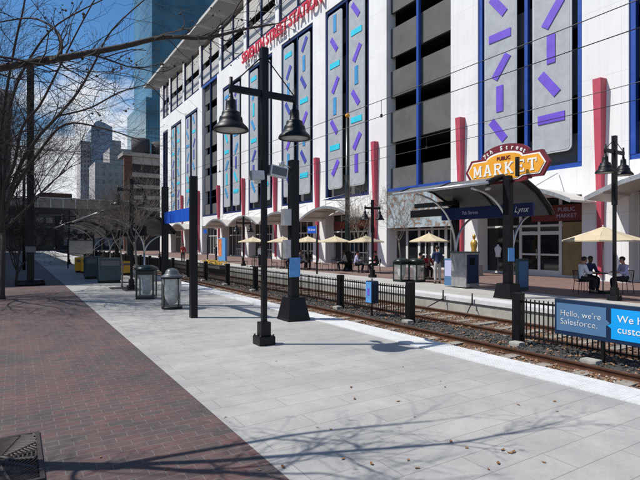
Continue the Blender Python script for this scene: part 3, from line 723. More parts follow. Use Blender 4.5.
# fins
fin = None
for k in range(-1, 9):
    y = pc(k)+0.15
    if fin is None:
        fin = thing('wall_fin', 'tapered red metal fin on the white pillar', 'fin', (XF, y, 0), 0, 'tapered red fins along the white building')
        m = MB(); 
        vs = []
        for z, wy, dx in ((0.3, .12, .16), (3.6, .15, .22), (9.75, .26, .42)):
            vs.append([m.b.verts.new(q) for q in ((0, -wy, z), (-dx, -wy*0.75, z), (-dx, wy*0.75, z), (0, wy, z))])
        for A_, B_ in zip(vs[:-1], vs[1:]):
            for q in range(4): m.b.faces.new((A_[q], A_[(q+1) % 4], B_[(q+1) % 4], B_[q]))
        m.b.faces.new(vs[0][::-1]); m.b.faces.new(vs[-1]); m.build('fin_body', 'red', fin)
        o = fin
    else: o = dup(fin, (XF, y, 0))
    o['label'] = {-1: 'tapered red wall fin at the far right, beyond the big parasol', 0: 'tapered red wall fin on pillar behind the tall right lamp', 1: 'tapered red wall fin just left of the market sign', 2: 'tapered red wall fin right of the dark green mast', 3: 'tapered red wall fin left of the green mast, above small blue sign',
        4: 'fifth tapered red wall fin counted from the right of the photo', 5: 'sixth tapered red wall fin counted from the right of the photo', 6: 'seventh tapered red wall fin, right of the garage openings', 7: 'eighth tapered red wall fin, left of the garage openings', 8: 'leftmost tapered red wall fin near building corner'}[k]
# arched canopies
cn = None
ARL = {-1: 'pale arched canopy at the right edge above the big parasol', 0: 'pale arched canopy over the white market doors', 2: 'pale arched canopy over the restaurant front behind the green mast', 3: 'pale arched canopy left of the green mast, behind the blue notice pole',
       4: 'pale arched canopy above the small lamp on far platform', 5: 'pale arched canopy left of the small lamp on far platform', 7: 'pale arched canopy just left of the garage openings', 8: 'leftmost pale arched canopy near the building corner'}
for k in sorted(ARL):
    y = pc(k)+4.35
    if cn is None:
        cn = thing('arched_canopy', '', 'canopy', (XF, y, 0), 0, 'arched canopies along the shop fronts'); o = cn
        n = 20; W = 3.95; zl, zh = 3.78, 4.72
        def zz(q): return zl+(zh-zl)*(1-(2*q/n-1)**2)
        up = [(-W+2*W*q/n, zz(q)+0.10) for q in range(n+1)]; lo = [(-W+2*W*q/n, zz(q)) for q in range(n+1)][::-1]
        MB().prism(up+lo, 'x', -2.25, -0.02).build('roof_sheet', 'canopy', cn)
        up = [(-W-.05+2*(W+.05)*q/n, zz(q)+0.16) for q in range(n+1)]; lo = [(-W-.05+2*(W+.05)*q/n, zz(q)-0.04) for q in range(n+1)][::-1]
        MB().prism(up+lo, 'x', -2.33, -2.255).build('front_rim', 'silver', cn)
        for q in (2, 6, 10, 14, 18): MB().box(-2.2, -0.02, up[q][0]-.04, up[q][0]+.04, zz(q)-0.11, zz(q)-0.005).build('rib', 'canopy', cn)
        for s in (-1, 1): MB().tube([(-0.02, s*W*.5, 5.5), (-2.2, s*W*.5, 4.6)], .025, 6).build('tie_rod', 'silver', cn)
    else: o = dup(cn, (XF, y, 0))
    o['label'] = ARL[k]
# storefronts
XW = 25.05
for k in range(-2, 10):
    a = pc(k)+PW; b = min(pc(k+1)-PW, YE-2.2)
    s = MB().box(XW, XW+0.1, a, b, 0, 4.3).build('storefront', 'glassdark', B, True)
    f = MB(); n = 5
    f.box(XW-0.05, XW-0.002, a, b, 0.0, 0.14).box(XW-0.05, XW-0.002, a, b, 2.75, 2.87)
    if k == 0:
        for u_, w_ in ((486, .06), (509, .05), (521, .08), (539.5, .07), (561, .09), (583.5, .05)):
            y = YX(u_, XW); f.box(XW-0.06, XW-0.002, y-w_, y+w_, 0.141, 4.29)
        f.box(XW-.058, XW-.003, YX(561, XW), YX(521, XW), 2.3, 2.5).box(XW-.056, XW-.004, YX(561, XW), YX(521, XW), 1.15, 1.25).box(XW-.056, XW-.004, YX(561, XW), YX(521, XW), .14, .34)
    else:
        wf = .11 if k == 1 else .05
        for i in range(n+1):
            y = a+(b-a)*i/n; f.box(XW-0.06, XW-0.002, y-wf, y+wf, 0.141, 4.29)
        for i in (1, 2):
            y = a+(b-a)*(i+.5)/n; f.box(XW-0.055, XW-0.002, y-0.04, y+0.04, 0.141, 2.749); f.box(XW-0.05, XW-0.004, a+(b-a)*i/n+.05, a+(b-a)*(i+1)/n-.05, 0.95, 1.05)
    f.build('door_frame', 'frame', s, True)
for u_ in (537.5, 541.5): MB().box(XW-.12, XW-.09, YX(u_, XW)-.015, YX(u_, XW)+.015, 1.0, 1.5).build('door_handle', 'silver', B, True)
# bay 0 details : dark red fascia, ochre panel, mannequin window
yA = YX(584, XW-0.1); yM = YX(561, XW-0.1); yD = YX(530, XW-0.1)
s = MB().box(XW-0.16, XW-0.07, pc(0)+PW+.02, YX(532, XW-.1), ZV(221, XW, yM), ZV(205, XW, yM)).build('fascia', 'redband', B, True)
zt = (ZV(221, XW, yM)+ZV(205, XW, yM))/2
text('lettering', 'PUBLIC', 0.30, (XW-0.175, (yA+yM)/2+0.28, zt+.17), 'sh_lav', s, ext=0.003)
text('lettering', 'MARKET', 0.30, (XW-0.175, (yA+yM)/2+0.28, zt-.17), 'sh_lav', s, ext=0.003)
q = MB().box(XW-0.13, XW-0.07, pc(0)+PW+.02, YX(563, XW-.1), 0.15, ZV(222, XW, yM)-.02).build('shutter_panel', 'ochre', B, True)
MB().tube([(XW-.14, (yA+yM)/2+.3*math.cos(a_*PI/8), 2.0+.16*math.sin(a_*PI/8)) for a_ in range(17)], .018, 6, cap=False).build('emblem', 'tan', q, True)
# bay 1: mural
yA = YX(452, XW-.1); yB_ = YX(390, XW-.1)

# bay 2: restaurant sign
s = MB().box(XW-0.14, XW-0.07, YX(372, XW-.1), YX(334, XW-.1), 3.05, 3.75).build('fascia', 'redband', B, True)
text('lettering', 'WE', 0.6, (XW-0.15, YX(361, XW-.1), 3.4), 'orange', s, ext=0.004, width=1.2)
for q_ in range(4): MB().tube(arc2((XW-.15, YX(340+q_*3, XW-.1), 3.12), (XW-.15, YX(343+q_*3, XW-.1)+.3, 3.4), (XW-.15, YX(342+q_*3, XW-.1), 3.68)), .02, 4).build('emblem', 'orange', s, True)
# mural strips over bay 1 pushed forward
MB().box(XF+0.06, XF+0.5, pc(1)+PW+.02, pc(2)-PW-.02, 2.95, 5.44).build('mural', 'mural', B, True)
# ------------------------------------------------------------------ market shelter on far platform
def arc(p0, p1, p2, n=14):
    p0, p1, p2 = Vector(p0), Vector(p1), Vector(p2)
    return [p0*(1-q)**2+p1*2*q*(1-q)+p2*q*q for q in [i/n for i in range(n+1)]]
def shelter(label, x, y0, y1, z, sgn=1, fascia=True, roof='dome'):
    """barrel canopy running along Y; open front edge at x, curving down in +x*sgn"""
    t = thing('platform_shelter', label, 'shelter', (x, y0, 0))
    Ln = y1-y0
    prof = [(-0.1, z), (0.5, z+.22), (1.2, z+.30), (1.9, z+.18), (2.6, z-.15), (3.2, z-.62), (3.5, z-.95)]
    P = []
    for i in range(len(prof)-1):
        for q in (0, .5): P.append((sgn*(prof[i][0]+(prof[i+1][0]-prof[i][0])*q), prof[i][1]+(prof[i+1][1]-prof[i][1])*q))
    P.append((sgn*prof[-1][0], prof[-1][1]))
    up = [(a, b+.03) for a, b in P]; lo = [(a, b-.03) for a, b in P][::-1]
    MB().prism(up+lo, 'y', .1, Ln-.1).build('roof_sheet', roof, t)
    for yy in (0.0, Ln/2, Ln):
        MB().tube([(a, yy, b) for a, b in P], .11 if yy == 0 else .075, 6).build('roof_rib', 'black', t)
    MB().tube([(sgn*-.12, -.05, z), (sgn*-.12, Ln+.3, z)], .06, 10).build('front_beam', 'silver', t)
    MB().box(min(sgn*1.9, sgn*2.0), max(sgn*1.9, sgn*2.0), -.3, Ln-.5, z-1.08, z-.6).build('fascia', 'navy' if fascia else 'black', t)
    for yy in (.7, Ln-1.1):
        c = sgn*2.1
        MB().tube([(c, yy, 0), (c, yy, 1.3)], .05, 8).build('column', 'silver', t)
        MB().tube(arc((c, yy, 1.3), (c, yy, z-.35), (sgn*-.1, yy, z-.12)), .045, 8).build('curved_arm', 'silver', t)
        MB().tube(arc((c, yy, 1.3), (c+sgn*.05, yy, z-1.3), (sgn*3.2, yy, z-.95)), .045, 8).build('curved_arm', 'silver', t)
    MB().box(min(sgn*2.5, sgn*2.75), max(sgn*2.5, sgn*2.75), Ln-.72, Ln-.47, 0, z-.2).build('post', 'black', t)
    return t
XM = 13.6
y0 = YX(490, XM); y1 = YX(400, XM)
sh = shelter('curved dark shelter with silver pipe arms beneath the market sign', XM, y0, y1, 3.9)
fx = XM+1.885
text('lettering', 'Lynx', 0.3, (fx-.01, y0+.16, 3.07), 'whitesign', sh, ext=0.003, shear=0.3)
text('lettering', '7th Street', 0.2, (fx-.01, y0+2.5, 3.07), 'sh_lav', sh, ext=0.003)
for z0_, z1_ in ((3.48, 3.68), (3.05, 3.38)): MB().box(2.36, 2.48, YX(455, 16)-y0, YX(411 if z0_ < 3.4 else 415, 16)-y0, z0_, z1_).build('message_display', 'black', sh)
MB().lathe([(0, 3.72), (.1, 3.72), (.12, 3.8), (.06, 3.9), (0, 3.9)], 12, (.5, .5, 0)).build('camera', 'silver', sh)
# big post with pedestal
p = G(508, 298); t = thing('shelter_post', 'thick black post on flared pedestal in front of the market shelter', 'post', (p.x, p.y, 0))
pedestal_pole(t, 4.15, 0.12, .34, .26, .5)
MB().box(-.16, .16, -.14, -.123, 1.25, 1.7).build('notice', 'paleblue', t)
MB().box(.125, .2, -.08, .08, 1.6, 2.3, .01).build('control_box', 'silver', t)
# market sign
XMS = 14.3
ya = YX(548, XMS); yb = YX(467, XMS); yc = (ya+yb)/2; hw = (yb-ya)/2
zc = ZV(169, XMS, yc)+.04
ms = thing('market_sign', 'maroon and golden 7th Street Public MARKET sign above the shelter roof', 'sign', (XMS, yc, 3.9))
def outline(hw, hh, rx, rt, tip):
    """plaque: pointed ends, arched top, shallow bulged bottom"""
    pts = [(-hw, 0), (-hw+tip, -hh), (-rx, -hh), (-rx*.75, -hh-.10), (rx*.75, -hh-.10), (rx, -hh), (hw-tip, -hh), (hw, 0), (hw-tip, hh), (rx, hh)]
    n = 14
    for i in range(1, n): 
        a = PI*i/n; pts.append((rx*math.cos(a), hh+rt*math.sin(a)))
    pts += [(-rx, hh), (-hw+tip, hh)]
    return pts
def place(pts): return [(yc-a, zc+b) for a, b in pts]
bk = MB().prism(place(outline(hw+.06, .42, .98, .40, .26)), 'x', XMS, XMS+.12).build('backing', 'maroon', ms, True)
MB().prism(place(outline(hw-.06, .34, .74, .22, .22)), 'x', XMS-.02, XMS-.002).build('border', 'whitesign', ms, True)
MB().prism(place(outline(hw-.11, .295, .70, .20, .20)), 'x', XMS-.035, XMS-.022).build('face', 'gold', ms, True)
SLAB = {'M': [((.1, 0), (.1, 1), .2), ((.9, 0), (.9, 1), .2), ((.12, 1), (.5, .2), .17), ((.88, 1), (.5, .2), .17), ((-.06, .06), (.30, .06), .13), ((.70, .06), (1.06, .06), .13), ((-.06, .94), (.22, .94), .13), ((.78, .94), (1.06, .94), .13)],
 'A': [((.12, 0), (.46, 1), .2), ((.88, 0), (.54, 1), .2), ((.25, .33), (.75, .33), .14), ((-.04, .06), (.32, .06), .13), ((.68, .06), (1.04, .06), .13)],
 'R': [((.16, 0), (.16, 1), .22), ((.0, .93), (.66, .93), .15), ((.2, .5), (.66, .5), .14), ((.66, .93), (.82, .82), .16), ((.82, .84), (.82, .60), .18), ((.82, .62), (.64, .5), .16), ((.5, .5), (.84, .03), .2), ((-.03, .06), (.36, .06), .13), ((.7, .06), (1.03, .06), .13)],
 'K': [((.16, 0), (.16, 1), .22), ((.24, .42), (.80, .97), .18), ((.42, .56), (.84, .03), .2), ((-.03, .06), (.36, .06), .13), ((-.03, .94), (.36, .94), .13), ((.64, .94), (1.0, .94), .13), ((.68, .06), (1.03, .06), .13)],
 'E': [((.16, 0), (.16, 1), .22), ((.0, .06), (.94, .06), .15), ((.0, .94), (.94, .94), .15), ((.2, .5), (.66, .5), .14), ((.9, .0), (.9, .28), .12), ((.9, .72), (.9, 1), .12), ((.66, .36), (.66, .64), .1)],
 'T': [((.5, 0), (.5, 1), .22), ((.02, .94), (.98, .94), .15), ((.06, .68), (.06, 1), .13), ((.94, .68), (.94, 1), .13), ((.28, .06), (.72, .06), .13)]}
LW, LH, PIT = .33, .40, (2*hw-.62)/6
for i, ch in enumerate('MARKET'):
    m = MB(); ybase = yc+(2*hw-.62)/2-PIT*i-(PIT-LW)/2
    for n_, (p_, q_, w_) in enumerate(SLAB[ch]):
        P_ = Vector((ybase-p_[0]*LW, zc-.22+p_[1]*LH)); Q_ = Vector((ybase-q_[0]*LW, zc-.22+q_[1]*LH)); d_ = (Q_-P_).normalized(); nn = Vector((-d_.y, d_.x))*w_*.5*LW*1.05
        m.prism([tuple(P_-nn), tuple(P_+nn), tuple(Q_+nn), tuple(Q_-nn)], 'x', XMS-.050-.0006*n_, XMS-.036)
    m.build('letter', 'whitesign', ms, True)
text('lettering', 'PUBLIC', 0.17, (XMS-.045, yc, zc+.33), 'maroon', ms, ext=0.006, bold=0.004)
word = '7th Street'
for i, ch in enumerate(word):
    if ch == ' ': continue
    a = math.radians(68-(136)*i/(len(word)-1)); 
    # flattened ellipse arc
    yy = yc+0.86*math.sin(a); zz_ = zc+0.35+0.335*math.cos(a)
    me = text_mesh(ch, 0.21, ext=0.005, bold=0.005)
    me.transform(Matrix.Translation((XMS-.012, yy, zz_)) @ FACE_L @ Matrix.Rotation(a*0.5, 4, 'Z')); link('letter', me, 'whitesign', ms, True)
for s in (-.9, .9): MB().box(XMS+.13, XMS+.2, yc+s-.04, yc+s+.04, 4.0, zc).build('bracket', 'black', ms, True)
y_ = YX(517, XMS-.35); MB().box(XMS-.38, XMS-.28, y_-.05, y_+.05, 4.05, ZV(157, XMS-.35, y_)).build('mast', 'black', ms, True)

# ticket machine, poster boards, twin bin
p = G(461, 288); t = thing('ticket_machine', 'steel ticket machine with dark front beneath the shelter', 'ticket machine', (p.x+.3, p.y, 0))
MB().box(-.4, .4, -.35, .45, 0.05, 1.45, .02).build('cabinet', 'steel', t)
f = MB().box(-.34, .34, -.362, -.352, .2, 1.38).build('front_panel', 'boardnavy', t)
MB().box(-.2, .1, -.37, -.364, .95, 1.25).build('screen', 'glassdark', f)
MB().box(-.42, .42, -.37, .47, 1.451, 1.5).build('top', 'dome', t)
p = G(452, 287); t = thing('poster_case', 'violet poster case left of the ticket machine', 'poster case', (p.x, p.y+.1, 0))
MB().box(-.06, .06, -.28, .28, .05, 1.2, .01).build('case', 'slate', t); MB().box(-.068, -.062, -.24, .24, .45, 1.12).build('poster', 'sh_lav', t)
p = G(520, 291); t = thing('poster_case', 'tall teal poster case behind the thick black shelter post', 'poster case', (p.x+.1, p.y, 0))
MB().box(-.30, .35, -.06, .06, .0, 1.25, .01).build('case', 'teal', t); MB().box(-.26, .31, -.068, -.062, .15, 1.15).build('poster', 'slate', t)
p = G(401.5, 281.5); t0 = bin_square('left of the two clear sided bins by the far platform edge', (p.x, p.y, 0), 0)
p2 = G(410.5, 282.5); t0 = bin_square('right of the two clear sided bins by the far platform edge', (p.x+.50, p.y-.52, 0), 0)
# small signs on far platform
def post_sign(label, u, v, h, w, hh, txt=None):
    p = G(u, v); t = thing('platform_sign', label, 'sign', (p.x, p.y, 0), 0, 'small blue signs on far platform')
    MB().tube([(0, 0, 0), (0, 0, h)], .06, 8).build('post', 'black', t)
    s = MB().box(-.04, .04, .05, .05+w, h-hh-.05, h-.05).build('panel', 'signblue', t)
    if txt: text('lettering', txt, hh*.5, (p.x-.045, p.y+.05+w/2, h-hh/2-.05), 'whitesign', s, ext=0.002)
post_sign('small blue name sign on black post left of green mast', 317, 274, 2.75+.15, 1.0, .42, '7th Street')
post_sign('distant small blue sign on thin black post left of the short lamp', 207.5, 263, 3.1, 0.9, .35)
# statue
X = 22.2; Y = YX(474, X); t = thing('statue', 'golden draped standing statue beside white wall behind the ticket machine', 'statue', (X, Y, 0))
MB().box(-.35, .35, -.35, .35, 0, .6, .02).build('plinth', 'palewall', t)
mb = MB().lathe([(0, .6), (.27, .6), (.25, .9), (.17, 1.3), (.15, 1.5), (.2, 1.7), (.215, 1.85), (.15, 1.97), (.06, 2.02), (.055, 2.07), (.09, 2.13), (.105, 2.23), (.08, 2.32), (0, 2.35)], 18)
for v in mb.b.verts: v.co.x *= .8; a = math.atan2(v.co.y, v.co.x); v.co.x *= 1+.06*math.sin(a*7)*(v.co.z < 1.9); v.co.y *= 1+.06*math.sin(a*7)*(v.co.z < 1.9)
mb.build('figure', 'statue', t)
X = 24.7; Y = YX(498, X); t = thing('mannequin', 'white shop mannequin torso in the window left of the market doors', 'mannequin', (X, Y, 0))
MB().lathe([(0, 0), (.2, 0), (.19, .03), (.02, .05), (.02, 1.0), (0, 1.0)], 12).build('stand', 'steel', t)
mb = MB().lathe([(0, 1.0), (.15, 1.0), (.13, 1.15), (.17, 1.35), (.2, 1.5), (.15, 1.6), (.06, 1.66), (.055, 1.74), (0, 1.76)], 16)
for v in mb.b.verts: v.co.x *= .6; v.co.y *= 1.25
mb.build('torso', 'sh_white', t)
# poster kiosk and flowers (distant)
p = G(212, 263.5); t = thing('poster_kiosk', 'orange and pale blue poster kiosk standing behind yellow flowers', 'kiosk', (p.x+2.5, p.y+4, 0))
MB().box(-.1, .1, -.9, .9, 0, 2.3).build('case', 'paleblue', t); MB().box(-.11, -.102, 0, .85, .5, 2.2).build('poster', 'orange', t)
p = G(214, 267.5); t = thing('flower_planter', 'long planter of yellow flowers at the far platform edge', 'planter', (p.x, p.y, 0))
MB().box(-.4, .4, -2.2, 2.2, 0, .25).build('trough', 'footing', t)
m = MB(); m2 = MB()
for i in range(420):
    q = (random.uniform(-.4, .4), random.uniform(-2.2, 2.2), .25+random.uniform(0, .28)); (m if i % 3 else m2).rock(q, random.uniform(.035, .055), .8)
tag(m.build('flowers', 'flower', t), kind='stuff'); tag(m2.build('leaves', 'leafgreen', t), kind='stuff')

# ------------------------------------------------------------------ parasols, tables, chairs, people
def parasol(label, x, y, w, zr, za):
    t = thing('parasol', label, 'parasol', (x, y, 0), random.uniform(0, .6), 'beige parasols outside the market')
    m = MB(); n = 8; r = w/2
    apex = m.b.verts.new((0, 0, za)); mid = []; rim = []; dr = []
    for k in range(n*2):
        a = PI*k/n; rr_ = r if k % 2 == 0 else r*.955; s = 0 if k % 2 == 0 else -.02
        mid.append(m.b.verts.new((rr_*.5*math.cos(a), rr_*.5*math.sin(a), zr+(za-zr)*.46+s))); rim.append(m.b.verts.new((rr_*math.cos(a), rr_*math.sin(a), zr+s))); dr.append(m.b.verts.new((rr_*math.cos(a), rr_*math.sin(a), zr-.06)))
    for k in range(2*n):
        q = (k+1) % (2*n); m.b.faces.new((apex, mid[k], mid[q])); m.b.faces.new((mid[k], rim[k], rim[q], mid[q])); m.b.faces.new((rim[k], dr[k], dr[q], rim[q]))
    m.build('canopy', 'tan', t)
    MB().tube([(0, 0, .05), (0, 0, za+.06)], .022, 8).build('pole', 'steel', t)
    MB().lathe([(0, 0), (.25, 0), (.24, .06), (.05, .1), (0, .1)], 16).build('base', 'black', t)
    m = MB()
    for k in range(n): a = 2*PI*k/n; m.tube([(r*math.cos(a)*.97, r*math.sin(a)*.97, zr), (0, 0, za-.03)], .01, 4)
    m.build('ribs', 'steel', t)
def table(label, x, y):
    t = thing('cafe_table', label, 'table', (x, y, 0), 0, 'round cafe tables under the parasols')
    MB().lathe([(0, .72), (.38, .72), (.39, .735), (.38, .75), (0, .75)], 24).build('table_top', 'iron', t)
    MB().tube([(.0, 0, .02), (0, 0, .72)], .03, 8).lathe([(0, 0), (.24, 0), (.22, .03), (0, .04)], 16).build('pedestal', 'iron', t)
chair0 = None
def chair(label, x, y, rz):
    """seat centre at (x,y); faces local +y"""
    global chair0
    if chair0 is None:
        t = thing('cafe_chair', label, 'chair', (x, y, 0), rz, 'black metal cafe chairs')
        MB().box(-.2, .2, -.2, .2, .43, .455, .01).build('seat', 'black', t)
        for sx in (-1, 1):
            MB().tube([(sx*.19, .18, 0), (sx*.18, .17, .43)], .012, 6).build('leg', 'black', t)
            MB().tube([(sx*.19, -.24, 0), (sx*.18, -.19, .43), (sx*.18, -.25, .85)], .012, 6).build('leg', 'black', t)
        m = MB().tube([(-.18, -.25, .85), (.18, -.25, .85)], .014, 6)
        for q in range(-2, 3): m.tube([(q*.07, -.2, .46), (q*.07, -.25, .85)], .007, 4)
        m.build('backrest', 'black', t); chair0 = t
        return t
    return dup(chair0, (x, y, 0), rz, label)

def skin_mesh(nodes, edges, sub=1):
    """nodes: name -> (co, rx, ry)"""
    names = list(nodes); idx = {n: i for i, n in enumerate(names)}
    me = bpy.data.meshes.new('s'); me.from_pydata([nodes[n][0] for n in names], [(idx[a], idx[b]) for a, b in edges], [])
    o = bpy.data.objects.new('s', me); COL.objects.link(o)
    o.modifiers.new('k', 'SKIN').use_smooth_shade = True
    sv = me.skin_vertices[0].data
    for n in names:
        sv[idx[n]].radius = (nodes[n][1], nodes[n][2]); sv[idx[n]].use_root = False
    sv[0].use_root = True
    sb = o.modifiers.new('b', 'SUBSURF'); sb.levels = sub; sb.render_levels = sub
    dg = bpy.context.evaluated_depsgraph_get(); r = bpy.data.meshes.new_from_object(o.evaluated_get(dg))
    bpy.data.objects.remove(o); return r
def person(label, x, y, rz, pose='sit', shirt='sh_white', trous='tr_dark', skin='skin', arms='table', z=0):
    t = thing('person', label, 'person', (x, y, z), rz)
    V = Vector
    if pose == 'sit':
        pel, wa, ch, nb = V((0, -.05, .56)), V((0, -.05, .72)), V((0, 0, .93)), V((0, .03, 1.06))
        hip, knee, ank, toe = V((.09, -.02, .54)), V((.11, .42, .53)), V((.11, .36, .09)), V((.12, .52, .04))
    else:
        pel, wa, ch, nb = V((0, 0, .95)), V((0, 0, 1.08)), V((0, .01, 1.29)), V((0, .02, 1.44))
        hip, knee, ank, toe = V((.09, 0, .90)), V((.10, .02, .49)), V((.10, -.01, .09)), V((.12, .15, .04))
    hd = nb-V((0, 0, .0)); lean = .03 if pose == 'sit' else 0
    nk = hd+V((0, .02, .05)); h1 = hd+V((0, .03+lean, .125)); h2 = hd+V((0, .03+lean, .195)); h3 = hd+V((0, .02+lean, .255))
    shl = hd+V((.165, -.01, -.035))
    if pose == 'sit' or arms == 'table':
        el = shl+V((.06, .08, -.27)); wr = el+V((-.06, .24, .03))
        hdv = V((-.03, .09, -.005))
    else:
        el = shl+V((.06, -.02, -.29)); wr = el+V((.0, .07, -.25)); hdv = V((0, .02, -.09))
    if arms == 'phone':
        el = shl+V((.06, .05, -.28)); wr = el+V((-.10, .22, .08)); hdv = V((-.05, .07, .03))
    nodes = {'pel': (pel, .11, .085), 'wa': (wa, .10, .07), 'ch': (ch, .12, .085), 'nb': (nb, .075, .06), 'nk': (nk, .055, .055), 'h1': (h1, .068, .078), 'h2': (h2, .078, .095), 'h3': (h3, .055, .07),
             'no': (h1+V((0, .10, .015)), .012, .012)}
    edges = [('pel', 'wa'), ('wa', 'ch'), ('ch', 'nb'), ('nb', 'nk'), ('nk', 'h1'), ('h1', 'h2'), ('h2', 'h3'), ('h1', 'no')]
    sh_n = {'wz': (pel+V((0, 0, -.09 if pose != 'sit' else -.04)), .15, .125), 'wa0': (pel+V((0, 0, .03)), .145, .12), 'wa': (wa, .14, .11), 'ch': (ch, .16, .12), 'cl': (nb-V((0, 0, .06)), .13, .085), 'nb': (nb+V((0, 0, .0)), .075, .07)}
    sh_e = [('wz', 'wa0'), ('wa0', 'wa'), ('wa', 'ch'), ('ch', 'cl'), ('cl', 'nb')]
    tr_n = {'pel': (pel, .145, .12), 'p2': (pel+V((0, 0, .12)), .125, .10)}; tr_e = [('pel', 'p2')]
    shoes = {}; sv_e = []
    for s, c in ((1, 'r'), (-1, 'l')):
        f = lambda v: V((v.x*s, v.y, v.z))
        ST, E, W = f(shl), f(el), f(wr); hv = f(hdv)
        nodes.update({'sh'+c: (ST, .05, .05), 'el'+c: (E, .038, .038), 'wr'+c: (W, .028, .028), 'pa'+c: (W+hv*.7, .034, .018)})
        edges += [('ch', 'sh'+c), ('sh'+c, 'el'+c), ('el'+c, 'wr'+c), ('wr'+c, 'pa'+c)]
        side = hv.normalized().cross(V((0, 0, 1))) if abs(hv.z) < .08 else V((0, 1, 0))
        if side.length < .1: side = V((0, 1, 0))
        side.normalize()
        for q in range(4):
            b0_ = W+hv*1.05+side*(q-1.5)*.018; b1_ = b0_+hv.normalized()*(.035, .042, .04, .03)[q]; b2_ = b1_+hv.normalized()*.025+V((0, 0, -.018))
            nodes.update({'f%d%s' % (q, c): (b0_, .009, .009), 'g%d%s' % (q, c): (b1_, .008, .008), 'i%d%s' % (q, c): (b2_, .007, .007)})
            edges += [('pa'+c, 'f%d%s' % (q, c)), ('f%d%s' % (q, c), 'g%d%s' % (q, c)), ('g%d%s' % (q, c), 'i%d%s' % (q, c))]
        nodes['t0'+c] = (W+hv*.55-side*.04, .010, .010); nodes['t1'+c] = (W+hv*.9-side*.058, .009, .009); edges += [('pa'+c, 't0'+c), ('t0'+c, 't1'+c)]
        nodes.update({'hi'+c: (f(hip), .085, .085), 'kn'+c: (f(knee), .058, .058), 'cf'+c: (f(knee*.6+ank*.4), .052, .052), 'an'+c: (f(ank), .038, .038), 'to'+c: (f(toe), .04, .03)})
        edges += [('pel', 'hi'+c), ('hi'+c, 'kn'+c), ('kn'+c, 'cf'+c), ('cf'+c, 'an'+c), ('an'+c, 'to'+c)]
        sh_n.update({'sh'+c: (ST, .075, .07), 'el'+c: (E, .064, .064), 'wr'+c: (E*.2+W*.8, .048, .048)}); sh_e += [('cl', 'sh'+c), ('sh'+c, 'el'+c), ('el'+c, 'wr'+c)]
        tr_n.update({'hi'+c: (f(hip), .10, .10), 'kn'+c: (f(knee), .075, .075), 'an'+c: (f(ank)+V((0, 0, .02)), .065, .065)}); tr_e += [('pel', 'hi'+c), ('hi'+c, 'kn'+c), ('kn'+c, 'an'+c)]
    link('body', skin_mesh(nodes, edges), skin, t)
    link('shirt', skin_mesh(sh_n, sh_e), shirt, t)
    link('trousers', skin_mesh(tr_n, tr_e), trous, t)
    for s in (1, -1):
        a_ = V((ank.x*s, ank.y-.06, .045)); b_ = V((toe.x*s, toe.y, .04)); c_ = V((toe.x*s, toe.y+.06, .03))
        link('shoe', skin_mesh({'a': (a_, .045, .045), 'b': (b_, .05, .04), 'c': (c_, .04, .03)}, [('a', 'b'), ('b', 'c')]), 'shoe', t)
    mb = MB(); rr_ = bmesh.ops.create_uvsphere(mb.b, u_segments=14, v_segments=10, radius=1)
    for v in list(rr_['verts']):
        c = v.co.copy(); v.co = h2+V((c.x*.092, c.y*.108-.012, c.z*.095+.02))
    dl = [v for v in mb.b.verts if (v.co.z < h2.z-.0 and v.co.y > h2.y+.02) or v.co.z < h2.z-.075]
    bmesh.ops.delete(mb.b, geom=dl, context='VERTS')
    for f_ in mb.b.faces: f_.smooth = True
    mb.build('hair', 'hair', t)
    for s in (1, -1): MB().lathe([(0, -.009), (.009, 0), (0, .009)], 6, (h1.x+s*.03, h1.y+.083, h1.z+.045)).build('eye', 'hair', t); MB().lathe([(0, -.03), (.014, 0), (0, .03)], 6, (h1.x+s*.083, h1.y+.0, h1.z+.03)).build('ear', skin, t)
    MB().box(-.022, .022, h1.y+.082, h1.y+.094, h1.z-.035, h1.z-.027).build('mouth', 'redband', t)
    return t
# image right = direction R=(CO,-SI); facing right in picture -> rotate local +y to R
RZR = math.atan2(-CO, -SI)      # local +y -> (CO,-SI)
RZL = math.atan2(CO, SI)        # local +y -> (-CO, SI)
RZC = PI-TH if False else math.atan2(SI, -CO)  # toward camera
Rv = Vector((CO, -SI, 0)); Fv = Vector((SI, CO, 0))
c = G(603, 293.5); c.z = 0
parasol('big beige parasol over three seated people at right', c.x, c.y, 2.75, ZV(240, c.x, c.y), ZV(226.5, c.x, c.y))
tb = c+Rv*.0; table('round cafe table between the three people under the big parasol', tb.x+.12, tb.y+.3)
q = c-Rv*.72+Fv*.1; chair('black chair of the left person in white under the big parasol', q.x, q.y, RZR); person('seated person in white shirt facing right under the big parasol', q.x, q.y, RZR)
q = c+Rv*.85+Fv*.1; chair('black chair of the right person in pale shirt under big parasol', q.x, q.y, RZL); person('seated person in pale lavender shirt facing left behind the tall right lamp', q.x, q.y, RZL, shirt='sh_lav')
q = c+Fv*.95+Rv*.02; chair('black chair of the person in blue under the big parasol', q.x, q.y, RZC); person('seated person in navy blue shirt facing camera under the big parasol', q.x, q.y, RZC, shirt='sh_blue', skin='skin_dark')
c = G(429, 279.5)
parasol('beige parasol in front of the mural and white doors', c.x, c.y, 2.05, ZV(241, c.x, c.y), ZV(233, c.x, c.y))
table('round cafe table beneath the parasol by the mural', c.x, c.y)
q = c-Rv*.5; chair('black chair left of the table by the mural', q.x, q.y, RZR); person('seated person in white shirt facing right in front of the white doors', q.x, q.y, RZR)
q = c+Fv*.7+Rv*.1; person('seated person in dark red top at the table by the mural', q.x, q.y, RZC, shirt='sh_red', skin='skin_dark'); chair('black chair behind the table by the mural', q.x, q.y, RZC)
q = G(437.5, 283.5); person('standing person in navy shirt and pale grey trousers, back turned', q.x, q.y, -TH*.9, pose='stand', shirt='sh_blue', trous='tr_grey', arms='phone')
